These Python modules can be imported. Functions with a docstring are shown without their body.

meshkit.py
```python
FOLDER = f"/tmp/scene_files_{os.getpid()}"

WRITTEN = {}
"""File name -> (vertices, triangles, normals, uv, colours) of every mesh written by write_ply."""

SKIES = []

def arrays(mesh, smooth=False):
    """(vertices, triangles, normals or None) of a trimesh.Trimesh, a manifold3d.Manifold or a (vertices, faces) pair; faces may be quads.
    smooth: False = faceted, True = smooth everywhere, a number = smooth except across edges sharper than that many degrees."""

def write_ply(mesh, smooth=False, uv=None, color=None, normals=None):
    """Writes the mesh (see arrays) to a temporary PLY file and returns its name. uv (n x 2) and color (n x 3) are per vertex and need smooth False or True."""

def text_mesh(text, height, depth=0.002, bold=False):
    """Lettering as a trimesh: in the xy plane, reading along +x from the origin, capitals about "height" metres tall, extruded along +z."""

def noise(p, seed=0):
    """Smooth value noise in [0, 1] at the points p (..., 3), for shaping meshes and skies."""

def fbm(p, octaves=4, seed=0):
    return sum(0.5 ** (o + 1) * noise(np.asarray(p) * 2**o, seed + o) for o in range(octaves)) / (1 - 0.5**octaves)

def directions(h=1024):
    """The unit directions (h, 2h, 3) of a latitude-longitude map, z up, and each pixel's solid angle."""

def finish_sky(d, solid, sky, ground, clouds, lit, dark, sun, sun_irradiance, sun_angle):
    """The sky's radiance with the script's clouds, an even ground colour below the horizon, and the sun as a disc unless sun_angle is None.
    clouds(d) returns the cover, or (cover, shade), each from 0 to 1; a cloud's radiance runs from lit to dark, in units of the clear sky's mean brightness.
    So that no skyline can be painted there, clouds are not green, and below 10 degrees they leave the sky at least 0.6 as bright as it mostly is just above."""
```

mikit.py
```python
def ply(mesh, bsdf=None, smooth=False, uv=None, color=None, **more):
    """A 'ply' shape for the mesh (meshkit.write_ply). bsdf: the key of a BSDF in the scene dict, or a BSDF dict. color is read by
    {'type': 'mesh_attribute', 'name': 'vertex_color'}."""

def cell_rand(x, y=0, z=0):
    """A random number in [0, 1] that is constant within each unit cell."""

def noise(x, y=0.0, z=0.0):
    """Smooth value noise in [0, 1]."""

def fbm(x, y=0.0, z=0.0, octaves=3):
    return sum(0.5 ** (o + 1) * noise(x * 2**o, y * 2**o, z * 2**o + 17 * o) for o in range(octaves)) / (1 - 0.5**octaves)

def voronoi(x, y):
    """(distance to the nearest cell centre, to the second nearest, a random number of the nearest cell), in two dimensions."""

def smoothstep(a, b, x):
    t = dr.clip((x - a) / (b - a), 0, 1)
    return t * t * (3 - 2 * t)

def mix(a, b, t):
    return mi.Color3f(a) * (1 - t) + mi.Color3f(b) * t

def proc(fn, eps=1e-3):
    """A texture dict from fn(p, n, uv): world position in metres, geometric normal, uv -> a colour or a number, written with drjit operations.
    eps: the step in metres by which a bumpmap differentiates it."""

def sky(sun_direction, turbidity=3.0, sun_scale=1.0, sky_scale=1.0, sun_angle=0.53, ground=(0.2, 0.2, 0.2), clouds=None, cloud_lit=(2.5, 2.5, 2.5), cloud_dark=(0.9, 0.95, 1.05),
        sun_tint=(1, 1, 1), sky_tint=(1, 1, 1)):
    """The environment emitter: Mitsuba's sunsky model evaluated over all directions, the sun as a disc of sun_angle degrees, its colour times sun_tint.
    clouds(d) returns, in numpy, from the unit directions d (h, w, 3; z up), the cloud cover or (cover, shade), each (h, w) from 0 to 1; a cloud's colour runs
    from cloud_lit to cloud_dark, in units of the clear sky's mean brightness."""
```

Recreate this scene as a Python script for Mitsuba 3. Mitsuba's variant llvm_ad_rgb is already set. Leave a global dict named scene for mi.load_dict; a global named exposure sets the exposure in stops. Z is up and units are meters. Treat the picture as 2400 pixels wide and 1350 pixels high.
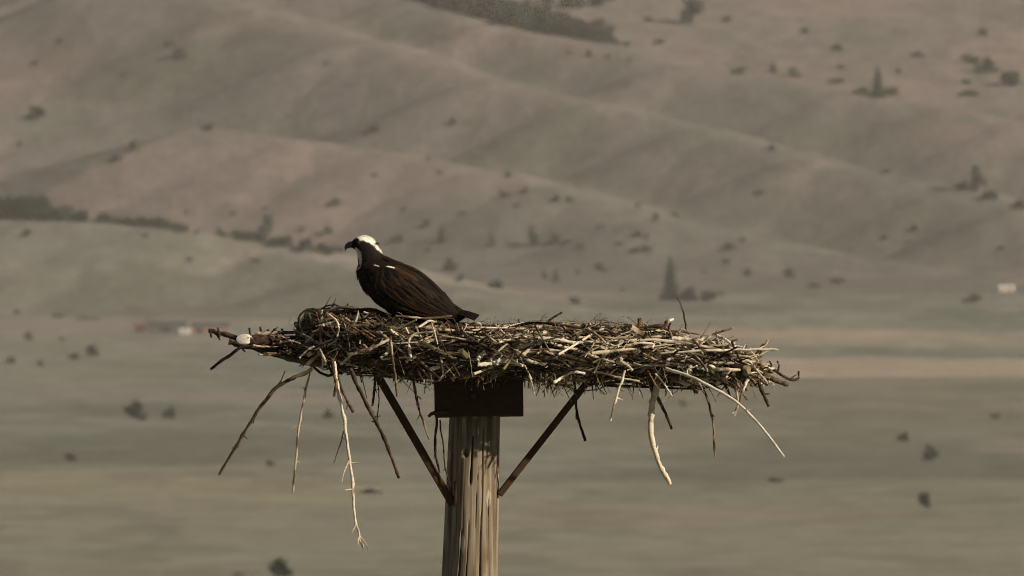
import math
import numpy as np
import drjit as dr
import mitsuba as mi
import trimesh
import mikit
import meshkit
from mikit import noise, fbm, smoothstep, mix, proc

T = mi.ScalarTransform4f
scene, labels = {}, {}

# ---------------------------------------------------------------- camera, sky, exposure
# z = 0 is the ground at the foot of the pole, the pole stands at the origin, the camera looks along +y
CAM = (0.1450, -50.0, 4.2526)
PITCH = math.tan(math.radians(1.2))
SUN_AZ, SUN_EL = math.radians(63), math.radians(24)          # azimuth from behind the camera towards the right
SUN = (math.sin(SUN_AZ) * math.cos(SUN_EL), -math.cos(SUN_AZ) * math.cos(SUN_EL), math.sin(SUN_EL))
exposure = 2.25
HAZE = 5.0e-5

scene['haze_air'] = {'type': 'homogeneous', 'albedo': {'type': 'rgb', 'value': [.95, .95, .95]}, 'sigma_t': HAZE,
                     'phase': {'type': 'hg', 'g': 0.2}}
scene['camera'] = {'type': 'thinlens', 'fov': 4.434, 'fov_axis': 'x', 'near_clip': 1.0, 'far_clip': 40000.0,
                   'aperture_radius': 0.0125, 'focus_distance': 50.0,
                   'to_world': T().look_at(origin=CAM, target=(CAM[0], 0, CAM[2] + 50 * PITCH), up=(0, 0, 1)),
                   'medium': {'type': 'ref', 'id': 'haze_air'}}
scene['sky'] = mikit.sky(SUN, turbidity=3.0, sky_scale=0.18, sun_scale=1.0, sun_tint=(.92, 1, 1.20), ground=(.2, .18, .15))

R = np.random.default_rng(20)


# ---------------------------------------------------------------- helpers
def tag(key, label=None, category=None, group=None, kind=None):
    labels[key] = {k: v for k, v in dict(label=label, category=category, group=group, kind=kind).items() if v}


USED = {}


def numbered(key):
    n = USED.get(key, -1) + 1
    USED[key] = n
    return key if n == 0 else f'{key}_{n:03d}'


def part(parent, name, mesh, bsdf, smooth=False, label=None, **kw):
    key = numbered(f'{parent}__{name}')
    scene[key] = mikit.ply(mesh, bsdf, smooth=smooth, **kw)
    if label:
        tag(key, label)
    return key


def catmull(p, n):
    p = np.asarray(p, float)
    if len(p) == 2:
        t = np.linspace(0, 1, n)[:, None]
        return p[0] * (1 - t) + p[1] * t
    q = np.vstack([2 * p[0] - p[1], p, 2 * p[-1] - p[-2]])
    s = np.linspace(0, len(p) - 1 - 1e-9, n)
    i = s.astype(int)
    t = (s - i)[:, None]
    a, b, c, d = q[i], q[i + 1], q[i + 2], q[i + 3]
    return .5 * (2 * b + (c - a) * t + (2 * a - 5 * b + 4 * c - d) * t ** 2 + (3 * b - a - 3 * c + d) * t ** 3)


def tube(points, radii, sides=7, n=None, rough=0.0, rng=R, resample=True):
    """A closed round bar along the points; rough: share by which its radius wobbles."""
    n = n or max(4, 3 * len(points))
    pts = catmull(points, n) if resample else np.asarray(points, float)
    n = len(pts)
    rad = np.interp(np.linspace(0, 1, n), np.linspace(0, 1, len(np.atleast_1d(radii))) if np.ndim(radii) else [0, 1], radii if np.ndim(radii) else [radii, radii])
    t = np.gradient(pts, axis=0)
    t /= np.linalg.norm(t, axis=1, keepdims=True) + 1e-12
    ref = np.array([0, 0, 1.0]) if abs(t[:, 2]).mean() < .8 else np.array([0, 1.0, 0])
    a = np.cross(t, ref)
    a /= np.linalg.norm(a, axis=1, keepdims=True) + 1e-12
    b = np.cross(t, a)
    ang = np.arange(sides) * 2 * np.pi / sides
    w = 1 + rough * rng.normal(size=(n, sides)) * .5 + rough * rng.normal(size=(n, 1))
    ring = pts[:, None] + (rad[:, None] * np.clip(w, .5, 1.6))[..., None] * (np.cos(ang)[None, :, None] * a[:, None] + np.sin(ang)[None, :, None] * b[:, None])
    v = np.vstack([ring.reshape(-1, 3), pts[:1], pts[-1:]])
    i, j = np.meshgrid(np.arange(n - 1), np.arange(sides), indexing='ij')
    k = (j + 1) % sides
    q = np.stack([i * sides + j, (i + 1) * sides + j, (i + 1) * sides + k, i * sides + k], -1).reshape(-1, 4)
    jj = np.arange(sides)
    f = np.vstack([q[:, [0, 1, 2]], q[:, [0, 2, 3]], np.stack([jj * 0 + n * sides, jj, (jj + 1) % sides], 1),
                   np.stack([jj * 0 + n * sides + 1, (n - 1) * sides + (jj + 1) % sides, (n - 1) * sides + jj], 1)])
    return v, f


def join(meshes):
    vs, fs, at = [], [], 0
    for v, f in meshes:
        vs.append(v)
        fs.append(np.asarray(f) + at)
        at += len(v)
    return np.vstack(vs), np.vstack(fs)


def box(x0, x1, y0, y1, z0, z1, bevel=.004, jitter=0, rng=R):
    """A board with chamfered edges."""
    m = trimesh.creation.box(extents=(1, 1, 1))
    pts = []
    for sx in (0, 1):
        for sy in (0, 1):
            for sz in (0, 1):
                for k in range(3):
                    p = np.array([(x0, x1)[sx], (y0, y1)[sy], (z0, z1)[sz]], float)
                    for ax, s in enumerate((sx, sy, sz)):
                        if ax != k:
                            p[ax] += bevel * (1 - 2 * s)
                    pts.append(p)
    h = trimesh.convex.convex_hull(np.array(pts))
    v = np.array(h.vertices)
    if jitter:
        v = v + rng.normal(size=v.shape) * jitter
    return v, np.array(h.faces)


def pl(color, rough=.8, spec=.25, two=True):
    b = {'type': 'principled', 'base_color': color if isinstance(color, dict) else {'type': 'rgb', 'value': list(color)}, 'roughness': rough, 'specular': spec}
    return {'type': 'twosided', 'b': b} if two else b


# ---------------------------------------------------------------- terrain: rising flats, a bench and spurs running down to the right
PROFILE_Y = [-12000, -4000, -900, -300, -50, 0, 300, 1000, 1600, 2300, 3400, 4000, 4700, 5279, 6600, 7600, 12000]
PROFILE_Z = [40, 12, 4, 3, 2.45, 0.0, -2.5, -1.0, 2.9, 20.1, 53, 78.4, 114, 229.8, 470, 500, 330]


def base_height(y):
    # the profile, its corners rounded over some tens of metres
    out = 0
    for o, wgt in ((-1.0, .1), (-.5, .2), (0, .4), (.5, .2), (1.0, .1)):
        out = out + wgt * np.interp(y + o * np.clip(np.abs(y) * .03, 2, 120), PROFILE_Y, PROFILE_Z)
    return out


# each spur: crest points (x, y, z), side slope, radius of the rounded crest in metres
SPURS = [
    ([(-241.1, 4350.0, 121.26), (-197.7, 4330.0, 119.60), (-168.6, 4310.0, 118.08), (-139.9, 4290.0, 116.72), (-111.1, 4260.0, 113.30), (-68.9, 4230.0, 106.75), (-40.7, 4170.0, 97.69), (0.1, 4090.0, 87.63), (39.4, 4010.0, 80.52), (70.8, 3930.0, 75.42)], 0.26, 18),
    ([(-136.9, 5258.8, 253.31), (-84.2, 5181.3, 238.20), (-41.5, 5112.4, 224.80), (-8.1, 5052.8, 213.20), (32.8, 5007.2, 204.31), (64.7, 4953.0, 193.78), (127.5, 4886.8, 180.92), (188.4, 4812.5, 166.50), (247.6, 4745.1, 153.42)], 0.42, 18),
    ([(-151.3, 5167.8, 235.58), (-99.4, 5090.6, 220.55), (-57.0, 5015.6, 205.96), (-7.9, 4912.1, 185.83), (31.8, 4859.8, 175.68), (70.6, 4802.8, 164.61), (108.2, 4735.6, 151.58), (160.0, 4670.2, 138.91), (181.1, 4624.6, 130.07), (236.8, 4535.7, 112.88)], 0.42, 18),
    ([(-110.1, 4832.8, 165.60), (-78.2, 4805.7, 160.32), (-46.6, 4777.0, 154.72), (-7.6, 4732.7, 146.09), (15.5, 4700.2, 139.77), (53.0, 4627.6, 125.62), (89.9, 4587.6, 117.85), (118.9, 4552.7, 111.06), (161.8, 4505.5, 101.88), (218.1, 4455.0, 92.08)], 0.34, 20),
    ([(-260.8, 5006.8, 182.77), (-210.3, 4967.1, 174.89), (-160.4, 4928.1, 167.14), (-119.1, 4880.1, 157.62), (-78.8, 4842.4, 150.13), (-46.8, 4796.0, 140.94)], 0.24, 26),
    ([(-273.6, 5253.4, 232.53), (-220.9, 5220.6, 226.02), (-160.1, 5177.5, 217.46), (-107.9, 5103.7, 202.81), (-65.3, 5021.8, 186.57), (-24.0, 4942.5, 170.83)], 0.24, 26),
    ([(-141.4, 2260.0, 21.57), (-88.5, 2240.0, 20.24), (-66.0, 2230.0, 19.43), (-43.7, 2215.0, 18.45), (-21.6, 2200.0, 17.20), (0.1, 2170.0, 15.59), (34.8, 2100.0, 13.57)], 0.05, 40),
]


def crest_height(x, y, crest, slope, radius):
    c = np.asarray(crest, float)
    best = np.full(np.shape(x), 1e9)
    z = np.full(np.shape(x), -1e3)
    for a, b in zip(c[:-1], c[1:]):
        d = b[:2] - a[:2]
        t = np.clip(((x - a[0]) * d[0] + (y - a[1]) * d[1]) / (d @ d), 0, 1)
        q = np.hypot(x - a[0] - t * d[0], y - a[1] - t * d[1])
        hgt = a[2] + t * (b[2] - a[2]) - (np.sqrt((slope * q) ** 2 + (slope * radius) ** 2) - slope * radius)
        z = np.maximum(z, hgt)
    return z


def height(x, y):
    x, y = np.broadcast_arrays(np.asarray(x, float), np.asarray(y, float))
    hs = [base_height(y)] + [crest_height(x, y, *s) for s in SPURS]
    k = 1.6 * np.clip((y - 1500) / 2500, .12, 1)
    m = np.maximum.reduce(hs)
    z = m + k * np.log(sum(np.exp((h - m) / k) for h in hs)) - k * np.log(1.15)
    p = np.stack([x, y, x * 0], -1)
    far = np.clip((y - 1200) / 2600, 0, 1) * np.clip((9500 - np.abs(y)) / 2000, 0, 1)
    hill = np.clip((y - 4300) / 500, 0, 1)
    z = z + far * (1.3 * (meshkit.fbm(p / 95.0, 4, 5) - .5) + hill * 1.0 * (meshkit.fbm(p / 210.0 + 7, 3, 9) - .5))
    z = z + 90 * np.clip((np.abs(x) - 900) / 4000, 0, 1) * (meshkit.fbm(p / 1900.0 + 3, 3, 2) - .35)
    return z


# ---------------------------------------------------------------- materials of the land
GRASS_TAN, GRASS_ROSE, SAGE, DRY, FIELD = (.222, .235, .212), (.254, .230, .222), (.150, .174, .156), (.258, .262, .216), (.405, .345, .295)


STRIPS = [((-71.2, 2163.0), 50, 90, (.315, .275, .205)), ((-34.5, 2095.0), 40, 40, (.300, .262, .200)), ((36.1, 1979.0), 40, 90, (.315, .212, .208)), ((13.4, 2010.0), 24, 60, (.300, .212, .205)),
          ((-58.0, 1666.0), 30, 22, (.27, .215, .185)), ((61.9, 1691.0), 30, 40, (.275, .25, .19)), ((63.4, 3874.0), 70, 40, (.33, .285, .225)), ((-78.4, 3428.0), 50, 26, (.20, .205, .17))]     # bare or dry strips: middle, half width, half depth, colour
FIELD_EDGE, FIELD_DEEP = 3402.0, 200.0
SAGE_AND_SHADE = [((-65.1, 2545.0), 42, 190), ((60.2, 2278.0), 46, 330), ((75.1, 2061.0), 30, 160), ((11.1, 4806.0), 24, 42), ((107.1, 4825.0), 60, 18), ((-130.6, 5015.0), 45, 40), ((-78.1, 4134.0), 62, 70),
          ((40.9, 4161.0), 70, 60), ((-86.9, 2947.0), 30, 70), ((136.1, 4633.0), 50, 30)]     # thick sage; the first one paints shade on a slope turned away: middle, half width, half depth


def land_color(p, n, uv):
    """Dry grass, sage and bare soil in patches."""
    x, y = p.x, p.y
    wob = (fbm(x / 60, y / 60, 1.0, 3) - .5) * 60
    big = fbm(x / 150 + 3, (y + wob) / 220, 2.0, 4)
    mid = fbm(x / 34, y / 75, 5.0, 4)
    fine = fbm(x / 7, y / 16, 9.0, 3)
    tus = noise(x / 1.9, y / 4.2, 3.0)
    c = mix(GRASS_TAN, SAGE, smoothstep(.44, .62, big * .6 + mid * .4))
    c = mix(c, GRASS_ROSE, smoothstep(.52, .64, fbm(x / 90 + 40, y / 150, 8.0, 4)) * .8)
    c = mix(c, DRY, smoothstep(.56, .72, mid) * .55)
    # thinner, browner cover on the hillside
    hill = smoothstep(4180, 4420, y + (mid - .5) * 160)
    h = mix((.200, .186, .184), (.154, .158, .150), smoothstep(.44, .62, big * .5 + mid * .5))
    h = mix(h, (.232, .196, .194), smoothstep(.50, .66, fbm(x / 70 + 11, y / 110, 6.0, 4)) * .8)
    c = mix(c, h, hill)
    for (sx, sy), rx, ry in SAGE_AND_SHADE:
        r2 = dr.sqrt(dr.square((x - sx) / rx) + dr.square((y - sy) / ry))
        c = mix(c, mi.Color3f(.140, .152, .132), smoothstep(1.05, .75, r2 + (big - .5) * 1.5 + (mid - .5) * 1.3) * .75)
    for (sx, sy), rx, ry, tone in STRIPS:
        r2 = dr.sqrt(dr.square((x - sx) / rx) + dr.square((y - sy) / ry))
        c = mix(c, mi.Color3f(tone), smoothstep(1.05, .80, r2 + (big - .5) * 1.2 + (mid - .5) * 1.0) * .8)
    # the mown field: two pale strips with a straight lower edge
    edge = FIELD_EDGE + x * .06 + (fbm(x / 40, 0.0, 4.0, 2) - .5) * 14
    field = smoothstep(-2, 2, y - edge) * smoothstep(30, -30, y - (edge + FIELD_DEEP + (fbm(x / 50, 2.0, 1.0, 2) - .5) * 60)) * smoothstep(-12, 22, x)
    strip = smoothstep(-5, 5, y - edge - FIELD_DEEP - 100) * smoothstep(60, 0, y - edge - FIELD_DEEP - 260) * smoothstep(0, 40, x)
    c = mix(c, FIELD, field * (.55 + .45 * mid))
    c = mix(c, FIELD, strip * (.25 + .5 * mid))
    # the next field down: greener stubble up to the same edge
    crop = smoothstep(4, -4, y - edge) * smoothstep(2480, 2680, y + (mid - .5) * 260) * smoothstep(-30, 40, x)
    c = mix(c, mix((.184, .192, .156), (.222, .222, .178), mid), crop * .75)
    # the near bench: yellower grass
    c = mix(c, mi.Color3f(.246, .256, .208), smoothstep(2290, 2220, y + (mid - .5) * 120) * .7)
    scrub = smoothstep(.54, .64, fbm(x / 13 + 5, y / 58, 12.0, 3)) * (1 - field)
    c = mix(c, mi.Color3f(.118, .114, .092), scrub * .26)
    return c * (.70 + .42 * fine + .20 * tus)


scene['land'] = {'type': 'diffuse', 'reflectance': proc(land_color)}


def lines(fine, spread, first, last):
    out = list(np.arange(-fine[0], fine[0] + 1e-6, fine[1])) if not isinstance(fine[0], tuple) else list(np.arange(*fine[0], fine[1]))
    hi, step = out[-1], fine[1]
    while hi < last:
        step *= spread
        hi = min(hi + step, last)
        out.append(hi)
    lo, step = out[0], fine[1]
    while lo > first:
        step *= spread
        lo = max(lo - step, first)
        out.insert(0, lo)
    return np.array(out)


gx = lines((230, 3.2), 1.25, -12000, 12000)
gy = lines(((1500, 5500), 3.6), 1.22, -12000, 12000)
XX, YY = np.meshgrid(gx, gy)
ZZ = height(XX, YY)
i, j = np.meshgrid(np.arange(len(gy) - 1), np.arange(len(gx) - 1), indexing='ij')
q = np.stack([i * len(gx) + j, i * len(gx) + j + 1, (i + 1) * len(gx) + j + 1, (i + 1) * len(gx) + j], -1).reshape(-1, 4)
scene['terrain'] = mikit.ply((np.stack([XX, YY, ZZ], -1).reshape(-1, 3), q), 'land', smooth=True)
tag('terrain', 'dry grass hills and flats rising behind the nest', kind='structure')

# the hazy air between the camera and the hills
lo, hi = float(ZZ.min()) - 1.5, float(ZZ.max()) + 25
scene['clear'] = {'type': 'null'}
scene['haze'] = {'type': 'cube', 'to_world': T().translate([0, 0, (lo + hi) / 2]).scale([12400, 12400, (hi - lo) / 2]),
                 'bsdf': {'type': 'ref', 'id': 'clear'}, 'interior': {'type': 'ref', 'id': 'haze_air'}}
tag('haze', 'thin haze over the valley and the hills', kind='stuff')

# ---------------------------------------------------------------- trees and bushes on the hills
def leaf_color(a, b):
    def fn(p, n, uv):
        return mix(a, b, noise(p.x * 1.7, p.y * 1.7, p.z * 1.7))
    return proc(fn)


scene['leaf_dark'] = {'type': 'twosided', 'b': {'type': 'diffuse', 'reflectance': leaf_color((.034, .043, .035), (.058, .068, .055))}}
scene['leaf_brown'] = {'type': 'twosided', 'b': {'type': 'diffuse', 'reflectance': leaf_color((.085, .062, .046), (.105, .085, .060))}}
scene['trunk_bark'] = {'type': 'diffuse', 'reflectance': {'type': 'rgb', 'value': [.07, .055, .042]}}


def foliage(kind, seed):
    """Leaf sprays spread through a crown of unit width and height, clumped round a few boughs."""
    r = np.random.default_rng(seed)
    pts = []
    if kind == 'cone':
        for k in range(1000):
            z = r.uniform(.04, 1) ** 1.15
            rad = (1 - z) ** .85 * .5 + .02
            lay = .75 + .25 * math.sin(z * 42)
            a = r.uniform(0, 6.283)
            rr = rad * lay * r.uniform(.45, 1.05)
            pts.append((rr * math.cos(a), rr * math.sin(a), z - rr * .12))
    else:
        nb = 11 if kind == 'bush' else 15
        for k in range(nb):
            a = r.uniform(0, 6.283)
            rr = r.uniform(.05, .34)
            z = r.uniform(.16, .62) if kind == 'bush' else r.uniform(.2, .84)
            if kind == 'bush':
                z = z * (1.15 - rr)
            s = r.uniform(.10, .20)
            c = np.array([rr * math.cos(a), rr * math.sin(a), z])
            for m in range(44):
                d = r.normal(size=3)
                d /= np.linalg.norm(d)
                pts.append(c + d * s * r.uniform(.55, 1.1) * np.array([1, 1, .9]))
    pts = np.array(pts)
    pts[:, 2] = np.clip(pts[:, 2], .01, None)
    n = len(pts)
    d1 = r.normal(size=(n, 3))
    d1 /= np.linalg.norm(d1, axis=1, keepdims=True)
    d2 = np.cross(d1, r.normal(size=(n, 3)))
    d2 /= np.linalg.norm(d2, axis=1, keepdims=True)
    L = r.uniform(.05, .10, (n, 1))
    W = L * .6
    v = np.stack([pts - d1 * L, pts + d2 * W, pts + d1 * L, pts - d2 * W], 1)
    v = v - np.array([0, 0, 1]) * np.minimum(v[..., 2:].min(1, keepdims=True), 0)
    v = v.reshape(-1, 3)
    f = (np.arange(n) * 4)[:, None] + np.array([[0, 1, 2, 3]])
    return v, f


CROWNS = {}
for kind, leaf, tone in (('bush', 'leaf_dark', 'b'), ('bush', 'leaf_brown', 'r'), ('tree', 'leaf_dark', 't'), ('cone', 'leaf_dark', 'c')):
    CROWNS[tone] = [mikit.ply(foliage(kind, 7 * s + ord(tone)), leaf) for s in range(5)]
TRUNKS = {'t': mikit.ply(join([tube([(0, 0, 0), (.01, 0, .3), (.02, .01, .62)], [.05, .04, .015], 6)] +
                              [tube([(0, 0, .2 + .05 * k), (.2 * math.cos(k * 2.3), .2 * math.sin(k * 2.3), .52 + .05 * k)], [.02, .008], 5) for k in range(4)]), 'trunk_bark'),
          'c': mikit.ply(tube([(0, 0, 0), (0, 0, .95)], [.035, .006], 6), 'trunk_bark')}

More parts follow.
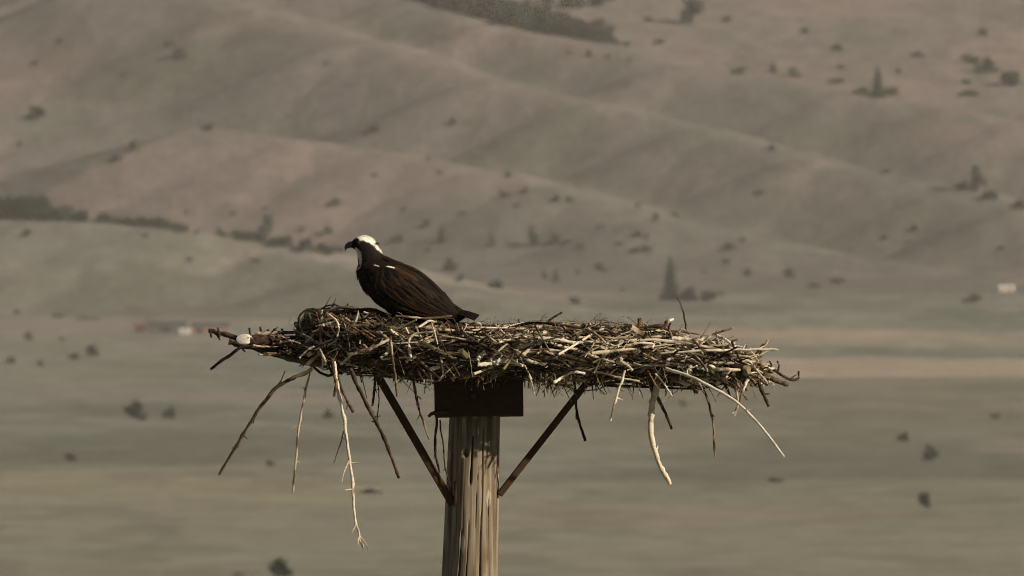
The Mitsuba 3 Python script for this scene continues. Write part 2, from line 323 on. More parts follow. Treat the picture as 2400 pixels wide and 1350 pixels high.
PLANTS = [  # x, y, width, height, kind, label
    (-180.9, 4961.0, 9.05, 7.11, "b", "dark blue-green bush alone on the far left hillside, largest one there"),
    (-132.2, 5046.0, 3.95, 3.62, "b", "small dark bush above and left of the diagonal pair of bushes at upper left"),
    (-127.6, 5029.0, 6.88, 4.92, "b", "dark diagonal bush high on the upper left hillside, larger of a touching pair"),
    (-111.7, 4821.0, 4.40, 4.09, "b", "small round bush on the bare left hillside halfway up the picture"),
    (-138.8, 4801.0, 4.69, 4.69, "b", "upper bush of two close together on the left hillside"),
    (-145.3, 4788.0, 6.55, 3.43, "b", "small dark bush below and left of the two close bushes on the left hillside"),
    (-184.8, 5069.0, 3.30, 2.31, "b", "small dark bush above the far left hillside bush, nearest"),
    (-148.7, 5021.0, 2.62, 2.29, "b", "small dark bush left of the diagonal pair of bushes at upper left"),
    (-183.9, 4889.0, 2.87, 2.87, "b", "small dark bush below and left of the far left hillside bush"),
    (-175.6, 5090.0, 2.98, 2.32, "b", "small dark bush above the far left hillside bush, second nearest"),
    (-70.4, 4977.0, 3.24, 1.95, "b", "small dark bush above and left of the squat bush high above the bird"),
    (-50.9, 4863.0, 6.02, 4.12, "b", "squat dark bush on the open hillside high above the bird"),
    (-21.7, 4854.0, 2.85, 4.11, "b", "small dark bush right of the squat bush high above the bird"),
    (-26.1, 4727.0, 2.47, 2.62, "b", "small dark bush left of the four bushes in a row above the nest, second nearest"),
    (-1.4, 4715.0, 2.77, 2.77, "b", "small dark bush above the four bushes in a row above the nest"),
    (-49.7, 4730.0, 2.47, 2.16, "b", "small dark bush below the squat bush high above the bird"),
    (-30.4, 4759.0, 2.17, 1.55, "b", "small dark bush below and right of the squat bush high above the bird"),
    (29.7, 4979.0, 2.92, 3.57, "b", "small dark bush left of the tree right of the hilltop wood, fourth nearest"),
    (22.1, 4985.0, 2.44, 2.27, "b", "small dark bush left of the tree right of the hilltop wood, fifth nearest"),
    (36.6, 4972.0, 2.27, 2.27, "b", "small dark bush left of the tree right of the hilltop wood, third nearest"),
    (44.6, 4963.0, 2.26, 1.94, "b", "small dark bush below and left of the tree right of the hilltop wood, second nearest"),
    (43.8, 5001.0, 4.56, 2.44, "b", "small dark bush left of the tree right of the hilltop wood, second nearest"),
    (58.4, 5184.0, 4.73, 3.04, "b", "small dark bush below and left of the tree right of the hilltop wood, nearest"),
    (54.8, 5245.0, 5.12, 2.39, "b", "small dark bush left of the tree right of the hilltop wood, nearest"),
    (72.1, 5234.0, 8.18, 10.91, "t", "dark tree group at the top edge right of the hilltop wood"),
    (85.5, 5241.0, 5.46, 3.75, "r", "small brownish bush right of the tree right of the hilltop wood"),
    (116.4, 5212.0, 4.07, 3.06, "b", "small dark bush above and left of the pointed tree at upper right, third nearest"),
    (128.4, 5168.0, 4.71, 3.70, "b", "small dark bush above and left of the pointed tree at upper right, second nearest"),
    (85.8, 4931.0, 6.75, 3.86, "b", "small dark bush below and right of the tree right of the hilltop wood, nearest"),
    (102.1, 5113.0, 3.33, 5.00, "b", "small dark bush below and right of the tree right of the hilltop wood, second nearest"),
    (110.2, 5103.0, 4.99, 4.65, "b", "small dark bush left of the pointed tree at upper right, second nearest"),
    (128.6, 5122.0, 3.67, 2.50, "b", "small dark bush above and left of the pointed tree at upper right, nearest"),
    (126.9, 5087.0, 6.63, 2.98, "r", "small brownish bush left of the pointed tree at upper right"),
    (136.4, 4872.0, 5.72, 10.16, "c", "tall dark pointed tree on the upper right spur"),
    (130.6, 4880.0, 7.32, 2.86, "b", "small dark bush left of the pointed tree at upper right, nearest"),
    (146.5, 5058.0, 5.60, 5.60, "r", "small brownish bush right of the pointed tree at upper right"),
    (150.8, 5112.0, 3.33, 3.00, "b", "small dark bush above and right of the pointed tree at upper right, nearest"),
    (159.6, 5152.0, 5.71, 2.68, "b", "small dark bush above and right of the pointed tree at upper right, second nearest"),
    (179.9, 5134.0, 7.36, 5.69, "b", "small dark bush above and left of the clump at upper right corner"),
    (185.3, 5112.0, 9.99, 7.33, "b", "dark middle bush of the thick clump near the upper right corner"),
    (194.1, 5079.0, 10.59, 7.61, "b", "small dark bush below and right of the clump at upper right corner"),
    (176.1, 5086.0, 4.97, 2.65, "b", "small dark bush below and left of the clump at upper right corner, nearest"),
    (176.1, 5057.0, 8.90, 3.29, "b", "small dark bush below and left of the clump at upper right corner, second nearest"),
    (187.5, 5205.0, 5.09, 4.41, "r", "small brownish bush above the clump at upper right corner"),
    (94.6, 4751.0, 3.41, 3.10, "b", "small dark bush below and left of the pointed tree at upper right"),
    (134.2, 4701.0, 3.98, 2.45, "b", "small dark bush above and left of the two bushes on the smooth right slope"),
    (165.8, 4660.0, 5.77, 9.42, "t", "tall brownish tree rising from the gully at the right edge, halfway up"),
    (160.9, 4661.0, 6.69, 3.95, "b", "small dark bush left of the brownish tree at the right edge"),
    (170.0, 4644.0, 9.09, 4.85, "b", "small dark bush below and right of the brownish tree at the right edge"),
    (179.9, 4626.0, 6.64, 3.62, "b", "small dark bush right of the brownish tree at the right edge"),
    (-158.4, 4261.0, 3.62, 3.06, "b", "small dark bush below the far left hillside bush"),
    (-118.8, 4239.0, 2.49, 1.66, "b", "small dark bush below the two close bushes on the left hillside"),
    (-106.6, 4248.0, 5.27, 3.05, "r", "small brownish bush left of the round-topped tree left of the bird"),
    (-102.4, 4247.0, 3.05, 1.80, "b", "small dark bush left of the round-topped tree left of the bird, third nearest"),
    (-93.5, 4249.0, 4.16, 1.80, "b", "small dark bush left of the round-topped tree left of the bird, second nearest"),
    (-86.8, 4242.0, 7.75, 2.49, "b", "small dark bush left of the round-topped tree left of the bird, nearest"),
    (-87.4, 4668.0, 5.48, 8.22, "t", "round-topped green tree standing in the gully left above the bird"),
    (-76.4, 4227.0, 8.28, 4.14, "b", "small dark bush below and right of the round-topped tree left of the bird"),
    (-68.0, 4216.0, 6.88, 3.58, "b", "small dark bush right of the round-topped tree left of the bird"),
    (-61.5, 4217.0, 7.71, 3.58, "b", "small dark bush below the dark bush above the head, second nearest"),
    (-82.2, 4202.0, 3.57, 1.65, "b", "small dark bush below the round-topped tree left of the bird"),
    (-103.5, 4204.0, 2.20, 1.65, "b", "small dark bush left of the round-topped tree left of the bird, fourth nearest"),
    (-75.1, 4670.0, 2.13, 2.74, "r", "small brownish bush right of the round-topped tree left of the bird"),
    (-65.5, 4664.0, 3.95, 4.87, "b", "small dark bush below the dark bush above the head, nearest"),
    (-68.9, 4663.0, 5.17, 1.98, "b", "small dark bush below and left of the dark bush above the head"),
    (-117.0, 4709.0, 2.76, 1.54, "b", "small dark bush below and right of the two close bushes on the left hillside"),
    (-99.9, 4700.0, 2.76, 2.45, "b", "small dark bush above and left of the round-topped tree left of the bird"),
    (-88.8, 4704.0, 2.45, 1.53, "b", "small dark bush above the round-topped tree left of the bird"),
    (-63.4, 4697.0, 6.13, 4.29, "b", "dark bush on the slope straight above the bird's head"),
    (-155.1, 4098.0, 2.41, 1.87, "b", "small dark bush above and left of the largest bush below the barn, third nearest"),
    (-141.1, 4060.0, 4.77, 1.19, "b", "small dark bush above and left of the largest bush below the barn, second nearest"),
    (-131.8, 4040.0, 7.92, 0.92, "b", "small dark bush above the largest bush below the barn"),
    (-140.8, 3809.0, 2.99, 2.74, "b", "small dark bush left of the largest bush below the barn, third nearest"),
    (-131.0, 3803.0, 2.24, 1.49, "b", "small dark bush above and left of the largest bush below the barn, nearest"),
    (-136.3, 3549.0, 2.79, 2.32, "b", "small dark bush left of the largest bush below the barn, fourth nearest"),
    (-126.9, 3513.0, 2.30, 2.07, "b", "small dark bush left of the largest bush below the barn, second nearest"),
    (-120.5, 3598.0, 3.06, 2.12, "b", "small dark bush left of the largest bush below the barn, nearest"),
    (-116.5, 3631.0, 4.04, 3.56, "b", "largest bush of the scattered group below the dark-roofed barn"),
    (-2.8, 4684.0, 3.97, 3.67, "b", "upper left bush of the four in a row on the pinkish slope above the nest"),
    (4.6, 4686.0, 2.75, 3.06, "r", "small brownish bush right of the four bushes in a row above the nest"),
    (15.7, 4668.0, 3.96, 3.65, "b", "small dark bush above and right of the tallest tree right of the bird, nearest"),
    (20.4, 4669.0, 3.04, 2.74, "b", "small dark bush above and right of the tallest tree right of the bird, second nearest"),
    (1.8, 4664.0, 2.74, 2.13, "b", "small dark bush below and right of the four bushes in a row above the nest"),
    (-17.8, 4666.0, 2.74, 2.13, "b", "small dark bush left of the four bushes in a row above the nest, nearest"),
    (-24.8, 4631.0, 3.93, 6.04, "c", "small pointed tree above the broad bush behind the back"),
    (-30.8, 4654.0, 3.95, 4.25, "b", "small dark bush above and left of the broad bush behind the back, second nearest"),
    (-29.7, 4621.0, 3.01, 2.41, "b", "small dark bush above and left of the broad bush behind the back, nearest"),
    (-7.1, 4618.0, 2.71, 4.52, "c", "small pointed tree left of the tallest tree right of the bird"),
    (7.4, 4634.0, 2.42, 3.02, "r", "small brownish bush above the tallest tree right of the bird"),
    (7.7, 4613.0, 4.51, 6.02, "t", "tallest dark green tree of the scattered row right of the bird"),
    (15.0, 4611.0, 4.51, 4.81, "b", "small dark bush right of the tallest tree right of the bird, second nearest"),
    (11.4, 4612.0, 1.96, 1.65, "b", "small dark bush right of the tallest tree right of the bird, nearest"),
    (20.0, 4608.0, 3.91, 1.95, "b", "small dark bush right of the tallest tree right of the bird, third nearest"),
    (24.5, 4591.0, 2.69, 2.55, "r", "small brownish bush above and left of the round bush left of the cone-shaped tree"),
    (-21.4, 4557.0, 5.35, 5.35, "b", "broad bluish bush just behind the bird's back"),
    (-16.7, 4204.0, 3.02, 3.02, "b", "small dark bush below and right of the broad bush behind the back"),
    (-4.7, 4210.0, 5.22, 3.57, "b", "small dark bush right of the broad bush behind the back"),
    (11.2, 4450.0, 2.18, 3.48, "b", "small dark bush below the tallest tree right of the bird"),
    (14.9, 4426.0, 2.60, 4.33, "c", "small pointed tree below and right of the tallest tree right of the bird"),
    (22.8, 4517.0, 1.92, 2.06, "b", "small dark bush left of the round bush left of the cone-shaped tree"),
    (30.7, 4543.0, 4.15, 4.15, "b", "dark round bush alone left of the cone-shaped tree"),
    (31.8, 4622.0, 4.22, 1.96, "b", "small dark bush above the round bush left of the cone-shaped tree"),
    (44.2, 4596.0, 3.60, 3.30, "b", "small dark bush above and left of the pair above the cone-shaped tree"),
    (47.5, 4593.0, 1.65, 2.70, "b", "small dark bush above the pair above the cone-shaped tree, nearest"),
    (37.5, 4588.0, 4.19, 1.65, "b", "small dark bush left of the pair above the cone-shaped tree, second nearest"),
    (42.8, 4576.0, 4.48, 2.69, "b", "small dark bush left of the pair above the cone-shaped tree, nearest"),
    (46.9, 4576.0, 3.58, 3.58, "b", "dark right-hand bush of a pair above the cone-shaped tree"),
    (50.7, 4629.0, 3.02, 3.92, "b", "small dark bush above the pair above the cone-shaped tree, second nearest"),
    (45.2, 4680.0, 2.14, 2.44, "b", "small dark bush above the pair above the cone-shaped tree, third nearest"),
    (58.7, 4678.0, 2.75, 2.44, "b", "small dark bush above and right of the pair above the cone-shaped tree"),
    (20.3, 4165.0, 4.35, 2.99, "b", "small dark bush below and left of the round bush left of the cone-shaped tree"),
    (36.7, 4338.0, 2.26, 1.42, "b", "small dark bush below and right of the round bush left of the cone-shaped tree"),
    (-38.7, 4678.0, 2.44, 2.14, "b", "small dark bush right of the dark bush above the head"),
    (-40.7, 4639.0, 4.84, 4.54, "b", "small dark bush above and left of the broad bush behind the back, third nearest"),
    (75.9, 4570.0, 5.66, 2.98, "b", "small dark bush above and right of the cone-shaped tree above the nest, third nearest"),
    (80.8, 4582.0, 3.29, 2.39, "b", "small dark bush above and right of the cone-shaped tree above the nest, fourth nearest"),
    (74.3, 4548.0, 2.97, 2.67, "b", "small dark bush above and right of the cone-shaped tree above the nest, second nearest"),
    (66.5, 4524.0, 2.07, 1.77, "b", "small dark bush above and right of the cone-shaped tree above the nest, nearest"),
    (81.4, 4505.0, 3.53, 3.38, "b", "small dark bush right of the cone-shaped tree above the nest, fourth nearest"),
    (94.9, 4482.0, 3.80, 4.09, "b", "small dark bush left of the wide brown bush above the pale field, second nearest"),
    (110.6, 4407.0, 6.33, 3.16, "r", "wide low brown bush on the right slope above the pale field"),
    (100.8, 4368.0, 4.56, 2.00, "b", "small dark bush left of the wide brown bush above the pale field, nearest"),
    (89.6, 4691.0, 4.89, 2.14, "b", "small dark bush above and left of the wide brown bush above the pale field"),
    (131.8, 4615.0, 4.51, 2.41, "b", "small dark bush left of the two bushes on the smooth right slope"),
    (142.4, 4618.0, 4.52, 3.31, "b", "small bush on the smooth slope near the right edge, upper one of two"),
    (170.9, 4572.0, 3.88, 2.09, "b", "small dark bush above and right of the wide bush below the white trailer"),
    (139.6, 4608.0, 2.10, 1.20, "b", "small dark bush below and left of the two bushes on the smooth right slope"),
    (149.1, 4214.0, 6.33, 3.30, "b", "wide low dark bush below left of the white trailer"),
    (51.5, 4231.0, 6.08, 11.88, "c", "tall dark cone-shaped tree standing just above the right part of the nest"),
    (57.8, 4224.0, 8.27, 5.24, "b", "small dark bush right of the cone-shaped tree above the nest, nearest"),
    (63.9, 4226.0, 7.17, 4.14, "b", "small dark bush right of the cone-shaped tree above the nest, second nearest"),
    (68.8, 4294.0, 1.96, 1.68, "b", "small dark bush right of the cone-shaped tree above the nest, third nearest"),
    (-82.0, 2827.0, 4.27, 5.20, "b", "tall dark bushy tree on the flat below the nest, left one of two"),
    (-74.7, 2840.0, 2.61, 3.73, "b", "small dark bush right of the two bushy trees on the left flat"),
    (-40.1, 2852.0, 2.62, 2.25, "b", "small dark bush above the bush at the bottom edge"),
    (-82.5, 2426.0, 2.88, 1.60, "b", "faint low bush on the dark slope at lower left"),
    (-44.4, 2381.0, 1.88, 1.33, "r", "small brownish bush above the bush at the bottom edge"),
    (-28.2, 1579.0, 3.15, 2.63, "b", "dark spreading bush cut by the bottom edge, left of the pole"),
    (-33.7, 1587.0, 1.37, 0.53, "b", "small dark bush left of the bush at the bottom edge"),
    (-23.1, 2129.0, 4.22, 0.91, "b", "small dark bush above and right of the bush at the bottom edge"),
    (39.5, 3002.0, 1.97, 1.58, "b", "small dark bush below the cone-shaped tree above the nest"),
    (61.9, 3597.0, 2.35, 1.41, "b", "small dark bush below and right of the cone-shaped tree above the nest"),
    (106.5, 2855.0, 2.44, 1.31, "r", "small brownish bush above and right of the upper tall bush on the right flat"),
    (78.5, 2597.0, 2.22, 2.73, "b", "small dark bush above and left of the upper tall bush on the right flat"),
    (78.3, 2422.0, 2.71, 3.67, "b", "upper right tall bush on the flat below the nest's right end"),
    (64.8, 2021.0, 2.41, 3.07, "b", "lowest tall dark bush on the flat at lower right"),
    (45.5, 2238.0, 2.95, 0.89, "b", "small dark bush left of the lowest tall bush on the right flat"),
]
for k, (x, y, w, h, kind, label) in enumerate(PLANTS):
    name = numbered({'b': 'bush', 'r': 'bush', 't': 'tree', 'c': 'conifer'}[kind])
    z = float(height(x, y))
    rot = float(R.uniform(0, 360))
    W = w * 1.3
    H = h * 1.2
    m = T().translate([x, y + W * .3, z - .05 * H]).rotate([0, 0, 1], rot).scale([W, W, H])
    crown = {**CROWNS[kind][k % 5], 'to_world': m}
    if kind in 'br':
        scene[name] = crown
        cat, group = 'bush', 'bushes scattered over the hills'
    else:
        scene[name + '__trunk'] = {**TRUNKS[kind], 'to_world': m}
        scene[name + '__crown'] = crown
        cat, group = 'tree', 'single trees on the hills'
    tag(name, label, cat, group)


def wood(name, spots, label, seed, size):
    """A far thicket that reads as one mass: one mesh of all its crowns."""
    r = np.random.default_rng(seed)
    ms = []
    for x, y, h in spots:
        v, f = foliage('tree' if r.random() < .6 else 'bush', int(r.integers(1e6)))
        w = h * r.uniform(.9, 1.5)
        a = r.uniform(0, 6.283)
        c, s = math.cos(a), math.sin(a)
        v = v @ np.array([[c, s, 0], [-s, c, 0], [0, 0, 1]])
        ms.append((v * [w, w, h] + [x, y, float(height(x, y)) - .1 * h], f))
    v, f = join(ms)
    scene[name] = mikit.ply((v, f), 'leaf_dark')
    tag(name, label, 'woodland', kind='stuff')


rw = np.random.default_rng(4)


def behind(crest, x):
    c = np.array(crest)
    return float(np.interp(x, c[:, 0], c[:, 1]))


# the wood on the hilltop, behind the crest of the highest spur, and the thicket in the gully behind the bench at the left
hilltop, gully = [], []
for k in range(190):
    x = rw.uniform(-48, 38.5)
    hilltop.append((x, behind(SPURS[1][0], x) + rw.uniform(6, 40) + rw.uniform(0, 60) * rw.random(), rw.uniform(6.5, 12)))
for k in range(170):                                              # its looser upper part, with clearings
    x, d = rw.uniform(-34, 39), rw.uniform(60, 330)
    if meshkit.noise(np.array([x / 9, d / 40, 0])) > .42:
        hilltop.append((x, behind(SPURS[1][0], x) + d, rw.uniform(4, 9)))
wood('hilltop_wood', hilltop, 'dark wood on the hilltop at the top edge above the bird', 1, 6)
for k in range(84):
    t = rw.uniform(0, 1) ** 1.25
    x = -190 + t * 80 + rw.normal() * 1.2
    gully.append((x, behind(SPURS[0][0], x) + rw.uniform(8, 45), (rw.uniform(8, 13) if x < -142 else rw.uniform(4.5, 6.5)) * (1 - .2 * t)))
for k in range(75):
    x = rw.uniform(-128, -52)
    if meshkit.noise(np.array([x / 7, 0, 3.0])) > .38:
        gully.append((x, behind(SPURS[0][0], x) + rw.uniform(4, 40), rw.uniform(2.4, 4.6)))
wood('gully_thicket', gully, 'dark thicket in the gully behind the grassy bench at the far left', 2, 6)

# ---------------------------------------------------------------- ranch buildings on the flat and the white trailer
scene['red_boards'] = pl(proc(lambda p, n, uv: mix((.17, .075, .070), (.13, .06, .055), noise(p.x * 3, p.z * .4, p.y * 3))), .8)
scene['rose_boards'] = pl(proc(lambda p, n, uv: mix((.26, .16, .15), (.21, .135, .125), noise(p.x * 3, p.z * .4, p.y * 3))), .8)
scene['grey_boards'] = pl(proc(lambda p, n, uv: mix((.13, .13, .13), (.09, .09, .095), noise(p.x * 3, p.z * .4, p.y * 3))), .8)
scene['dark_roof'] = pl((.075, .08, .085), .6, .3)
scene['white_siding'] = pl((.66, .64, .61), .5, .4)
scene['pane_dark'] = pl((.03, .035, .04), .1, .5)


def house(name, xy, length, depth, wall, ridge, walls, roof, label, category, openings=()):
    x, y = xy
    z = float(height(x, y)) - .3
    l, d = length / 2, depth / 2
    v = np.array([[-l, -d, 0], [l, -d, 0], [l, d, 0], [-l, d, 0], [-l, -d, wall], [l, -d, wall], [l, d, wall], [-l, d, wall], [-l, 0, ridge], [l, 0, ridge]], float)
    f = np.array([[0, 1, 5], [0, 5, 4], [2, 3, 7], [2, 7, 6], [1, 2, 6], [1, 6, 5], [5, 6, 9], [3, 0, 4], [3, 4, 7], [7, 4, 8]])
    o = np.array([x, y, z])
    part(name, 'wall', (v + o, f), walls)
    eave, over, th = .35, .3, .14
    sl = (ridge - wall) / d
    sides = []
    for s in (-1, 1):
        e0, e1 = s * (d + eave), 0
        za, zb = wall - eave * sl + .05, ridge + .05
        p = [(-l - over, e0, za), (l + over, e0, za), (l + over, e1, zb), (-l - over, e1, zb)]
        top = np.array(p) + [0, 0, th]
        vv = np.vstack([p, top]) + o
        sides.append((vv, np.array([[0, 2, 1], [0, 3, 2], [4, 5, 6], [4, 6, 7], [0, 1, 5], [0, 5, 4], [1, 2, 6], [1, 6, 5], [2, 3, 7], [2, 7, 6], [3, 0, 4], [3, 4, 7]])))
    part(name, 'roof', join(sides), roof)
    for (kind, x0, x1, z0, z1) in openings:
        part(name, kind, box(x + x0, x + x1, y - d - .06, y - d + .03, z + z0, z + z1, .02), 'pane_dark')
    tag(name, label, category)


house('barn', (-103.0, 3888.0), 12.0, 8.0, 1.7, 3.6, 'grey_boards', 'dark_roof', 'dark-roofed barn beyond the left end of the nest', 'barn', [('door', -1.5, 1.5, .3, 1.65)])
house('shed', (-110.8, 3898.0), 3.6, 4.0, 1.9, 2.6, 'red_boards', 'red_boards', 'small red shed against the left end of the dark-roofed barn', 'shed', [('door', -.6, .4, .3, 1.6)])
house('trailer', (-96.8, 3869.0), 3.0, 2.0, 1.5, 1.75, 'white_siding', 'white_siding', 'small white trailer between the two barns', 'trailer', [('window', -.8, .6, .8, 1.25)])
house('barn_001', (-89.5, 3874.0), 11.0, 7.0, 2.2, 3.5, 'rose_boards', 'dark_roof', 'faded pink-red barn half hidden by the log ends of the nest', 'barn', [('door', -4.0, -2.2, .3, 1.9)])
house('trailer_001', (163.9, 4327.0), 5.0, 2.6, 1.9, 2.2, 'white_siding', 'white_siding', 'white trailer home alone on the hillside near the right edge', 'trailer', [('window', -1.6, -.6, 1.0, 1.5), ('door', .6, 1.3, .4, 1.7)])

# ---------------------------------------------------------------- the pole that carries the nest
def wood_fn(dark, pale, stain):
    def fn(p, n, uv):
        g = fbm(p.x * 55, p.y * 55, p.z * 2.2, 4)
        streak = noise(p.x * 190, p.y * 190, p.z * 5)
        blot = fbm(p.x * 9 + 3, p.y * 9, p.z * 3.5, 4)
        c = mix(dark, pale, smoothstep(.28, .72, g * .75 + streak * .25))
        c = mix(c, stain, smoothstep(.52, .72, blot) * .6)
        # old white droppings run down in grains
        drop = smoothstep(.66, .74, fbm(p.x * 26, p.y * 26, p.z * 6 + 11, 4))
        return mix(c, mi.Color3f(.50, .46, .38), drop * .5)
    return fn


scene['pole_wood'] = {'type': 'twosided', 'b': {'type': 'bumpmap', 'scale': 1.0,
                      'arbitrary': proc(lambda p, n, uv: .0016 * fbm(p.x * 90, p.y * 90, p.z * 3, 3), eps=5e-4),
                      'bsdf': {'type': 'principled', 'base_color': proc(wood_fn((.078, .060, .042), (.275, .235, .180), (.095, .058, .032))), 'roughness': .82, 'specular': .2}}}
scene['end_grain'] = pl(proc(lambda p, n, uv: mix((.16, .12, .08), (.24, .19, .13), noise(p.x * 60, p.y * 60, p.z * 60))), .85)
scene['dark_wood'] = pl(proc(lambda p, n, uv: mix((.034, .021, .015), (.058, .037, .027), fbm(p.x * 20, p.y * 30, p.z * 50, 3))), .9, .1)  # very dark brown, varied finely at random all over
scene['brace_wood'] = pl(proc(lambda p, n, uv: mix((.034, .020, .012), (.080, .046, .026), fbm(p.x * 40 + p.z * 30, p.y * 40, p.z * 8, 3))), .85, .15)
scene['rust_iron'] = pl((.035, .022, .017), .7, .4)

FOOT, TOP = np.array((-0.0179, 0.0000, 4.1145)), np.array((0.0095, 0.0000, 4.9887))
AXIS = (TOP - FOOT) / (TOP[2] - FOOT[2])
zz = np.concatenate([[-.4, 0.0], np.linspace(.5, 3.6, 24), np.linspace(3.62, TOP[2], 230)])
NA = 240
ang = np.linspace(0, 2 * np.pi, NA, endpoint=False)
A, Z = np.meshgrid(ang, zz)
rad = .1075 - .0165 * (Z - 4.1)
rad = np.clip(rad, .095, .14)
cp = np.stack([np.cos(A) * 2.2, np.sin(A) * 2.2, Z * .9], -1)
rad = rad * (1 + .05 * (meshkit.fbm(cp, 3, 3) - .5))
rad += .0022 * (meshkit.fbm(np.stack([np.cos(A) * 16, np.sin(A) * 16, Z * 2.0], -1), 3, 8) - .5)
zn = lambda v: (675 - v) / 620 + 5.3                           # heights on the pole from the drawing


def crack(a0, z0, z1, wide, deep, drift=0.0, seed=0):
    """A drying check: a groove that runs along the grain, closing at its ends."""
    global rad
    t = np.clip((Z - z0) / (z1 - z0), 0, 1)
    inside = np.clip(np.sin(np.pi * t) * 3, 0, 1) * ((Z > z0) & (Z < z1))
    mid = a0 + drift * t + .05 * (meshkit.noise(np.stack([Z * 6, Z * 0 + seed, Z * 0], -1)) - .5)
    d = (A - mid + np.pi) % (2 * np.pi) - np.pi
    rad = rad - deep * inside * np.exp(-(d / (wide * (.6 + .8 * meshkit.noise(np.stack([Z * 14, Z * 0, Z * 0 + seed], -1))))) ** 2)


# angle 270 degrees faces the camera, 360 the right
deg = math.radians
crack(deg(291), zn(1400), zn(990), .017, .022, .02, 1)
crack(deg(264), zn(1138), zn(1020), .030, .026, .07, 2)
crack(deg(262), zn(1390), zn(1215), .014, .010, .03, 3)
crack(deg(308), zn(1330), zn(1150), .010, .006, .02, 4)
crack(deg(247), zn(1400), zn(1240), .018, .012, .04, 5)
crack(deg(325), zn(1400), zn(1255), .010, .006, 0, 6)
crack(deg(279), zn(1330), zn(1080), .008, .005, .03, 7)
for s in range(26):
    z0 = R.uniform(1.0, 4.7)
    crack(R.uniform(0, 6.283), z0, z0 + R.uniform(.15, .7), R.uniform(.006, .011), R.uniform(.002, .006), R.uniform(-.05, .05), 20 + s)
# the open knot below the block
kd = np.hypot(((A - deg(252) + np.pi) % (2 * np.pi) - np.pi) * .1, (Z - zn(1062)) * .75)
rad = rad - .024 * np.exp(-(kd / .0085) ** 2)
cx = FOOT[0] + AXIS[0] * (Z - FOOT[2])
V = np.stack([cx + rad * np.cos(A), rad * np.sin(A), Z], -1)
i, j = np.meshgrid(np.arange(len(zz) - 1), np.arange(NA), indexing='ij')
k = (j + 1) % NA
q = np.stack([i * NA + j, i * NA + k, (i + 1) * NA + k, (i + 1) * NA + j], -1).reshape(-1, 4)
tag('nest_pole', 'weathered round timber pole with a dark block and two braces carrying the nest', 'pole')
part('nest_pole', 'shaft', (V.reshape(-1, 3), q), 'pole_wood', smooth=True, label='grey-brown cracked round timber with an open knot')
top = V[-1]
part('nest_pole', 'top_face', (np.vstack([top, top.mean(0)]), np.stack([np.arange(NA), (np.arange(NA) + 1) % NA, np.full(NA, NA)], 1)), 'end_grain')

# the block: two boards clamped before and behind the pole and two cheeks, then the deck above
bx0, bx1, bz0, bz1 = (-0.1469, 0.0000, 6.3887)[0], (0.1885, 0.0000, 6.3887)[0], zn(977), zn(862)
bc = (bx0 + bx1) / 2


def tilt(m, deg_):
    a = math.radians(deg_)
    v = m[0] - [bc, 0, bz0]
    return (np.stack([v[:, 0] * math.cos(a) - v[:, 2] * math.sin(a), v[:, 1], v[:, 0] * math.sin(a) + v[:, 2] * math.cos(a)], 1) + [bc, 0, bz0], m[1])


part('nest_pole', 'block_board', tilt(box(bx0, bx1, -.152, -.112, bz0, bz1, .004), .9), 'dark_wood', label='dark brown board across the front of the pole top')
part('nest_pole', 'block_board', tilt(box(bx0, bx1, .112, .152, bz0, bz1, .004), .9), 'dark_wood')
part('nest_pole', 'block_cheek', tilt(box(bx0, bx0 + .04, -.109, .109, bz0 + .01, bz1, .004), .9), 'dark_wood')
part('nest_pole', 'block_cheek', tilt(box(bx1 - .04, bx1, -.109, .109, bz0 + .01, bz1, .004), .9), 'dark_wood')
for k in range(6):
    y0 = -.36 + .122 * k
    part('nest_pole', 'deck_plank', box(-.40, .56, y0, y0 + .115, bz1 + .004, bz1 + .03, .003, .0015), 'dark_wood')
part('nest_pole', 'hook', tube([(-0.0929, -0.1700, 4.8287), (-0.1282, -0.1750, 4.8286), (-0.1571, -0.1800, 4.8221), (-0.1700, -0.1800, 4.8109)], [.008, .008, .007, .005], 8), 'rust_iron', True)
part('nest_pole', 'bolt', tube([(.0, -.152, zn(930)), (.0, -.168, zn(930))], .011, 6), 'rust_iron')
part('nest_pole', 'bolt', tube([(.09, -.152, zn(905)), (.09, -.168, zn(905))], .011, 6), 'rust_iron')


def bar(p, r, wide, thick, m='brace_wood', label=None):
    """A squared brace between two points."""
    p, r = np.array(p), np.array(r)
    L = np.linalg.norm(r - p)
    z = (r - p) / L
    y = np.array([0, 1.0, 0]) - z * z[1]
    y /= np.linalg.norm(y)
    x = np.cross(y, z)
    v, f = box(-wide / 2, wide / 2, -thick / 2, thick / 2, 0, L, .004)
    return part('nest_pole', 'brace', (v @ np.stack([x, y, z]) + p, f), m, label=label)


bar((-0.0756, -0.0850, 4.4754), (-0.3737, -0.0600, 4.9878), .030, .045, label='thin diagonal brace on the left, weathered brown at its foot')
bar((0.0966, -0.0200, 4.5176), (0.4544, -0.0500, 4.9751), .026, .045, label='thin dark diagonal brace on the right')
part('nest_pole', 'brace_strap', box((-0.0739, -0.1000, 4.5655)[0], (-0.0647, 0.0000, 4.5661)[0], -.122, -.106, zn(1182), zn(1128), .002), 'rust_iron')

# ---------------------------------------------------------------- the stick nest
def stick_fn(bark, pale, lo, hi, s):
    def fn(p, n, uv):
        peel = fbm(p.x * 17 + s, p.y * 17, p.z * 17, 3)
        grain = noise(p.x * 160, p.y * 160, p.z * 160 + s)
        return mix(bark, pale, smoothstep(lo, hi, peel)) * (.78 + .44 * grain)
    return proc(fn)


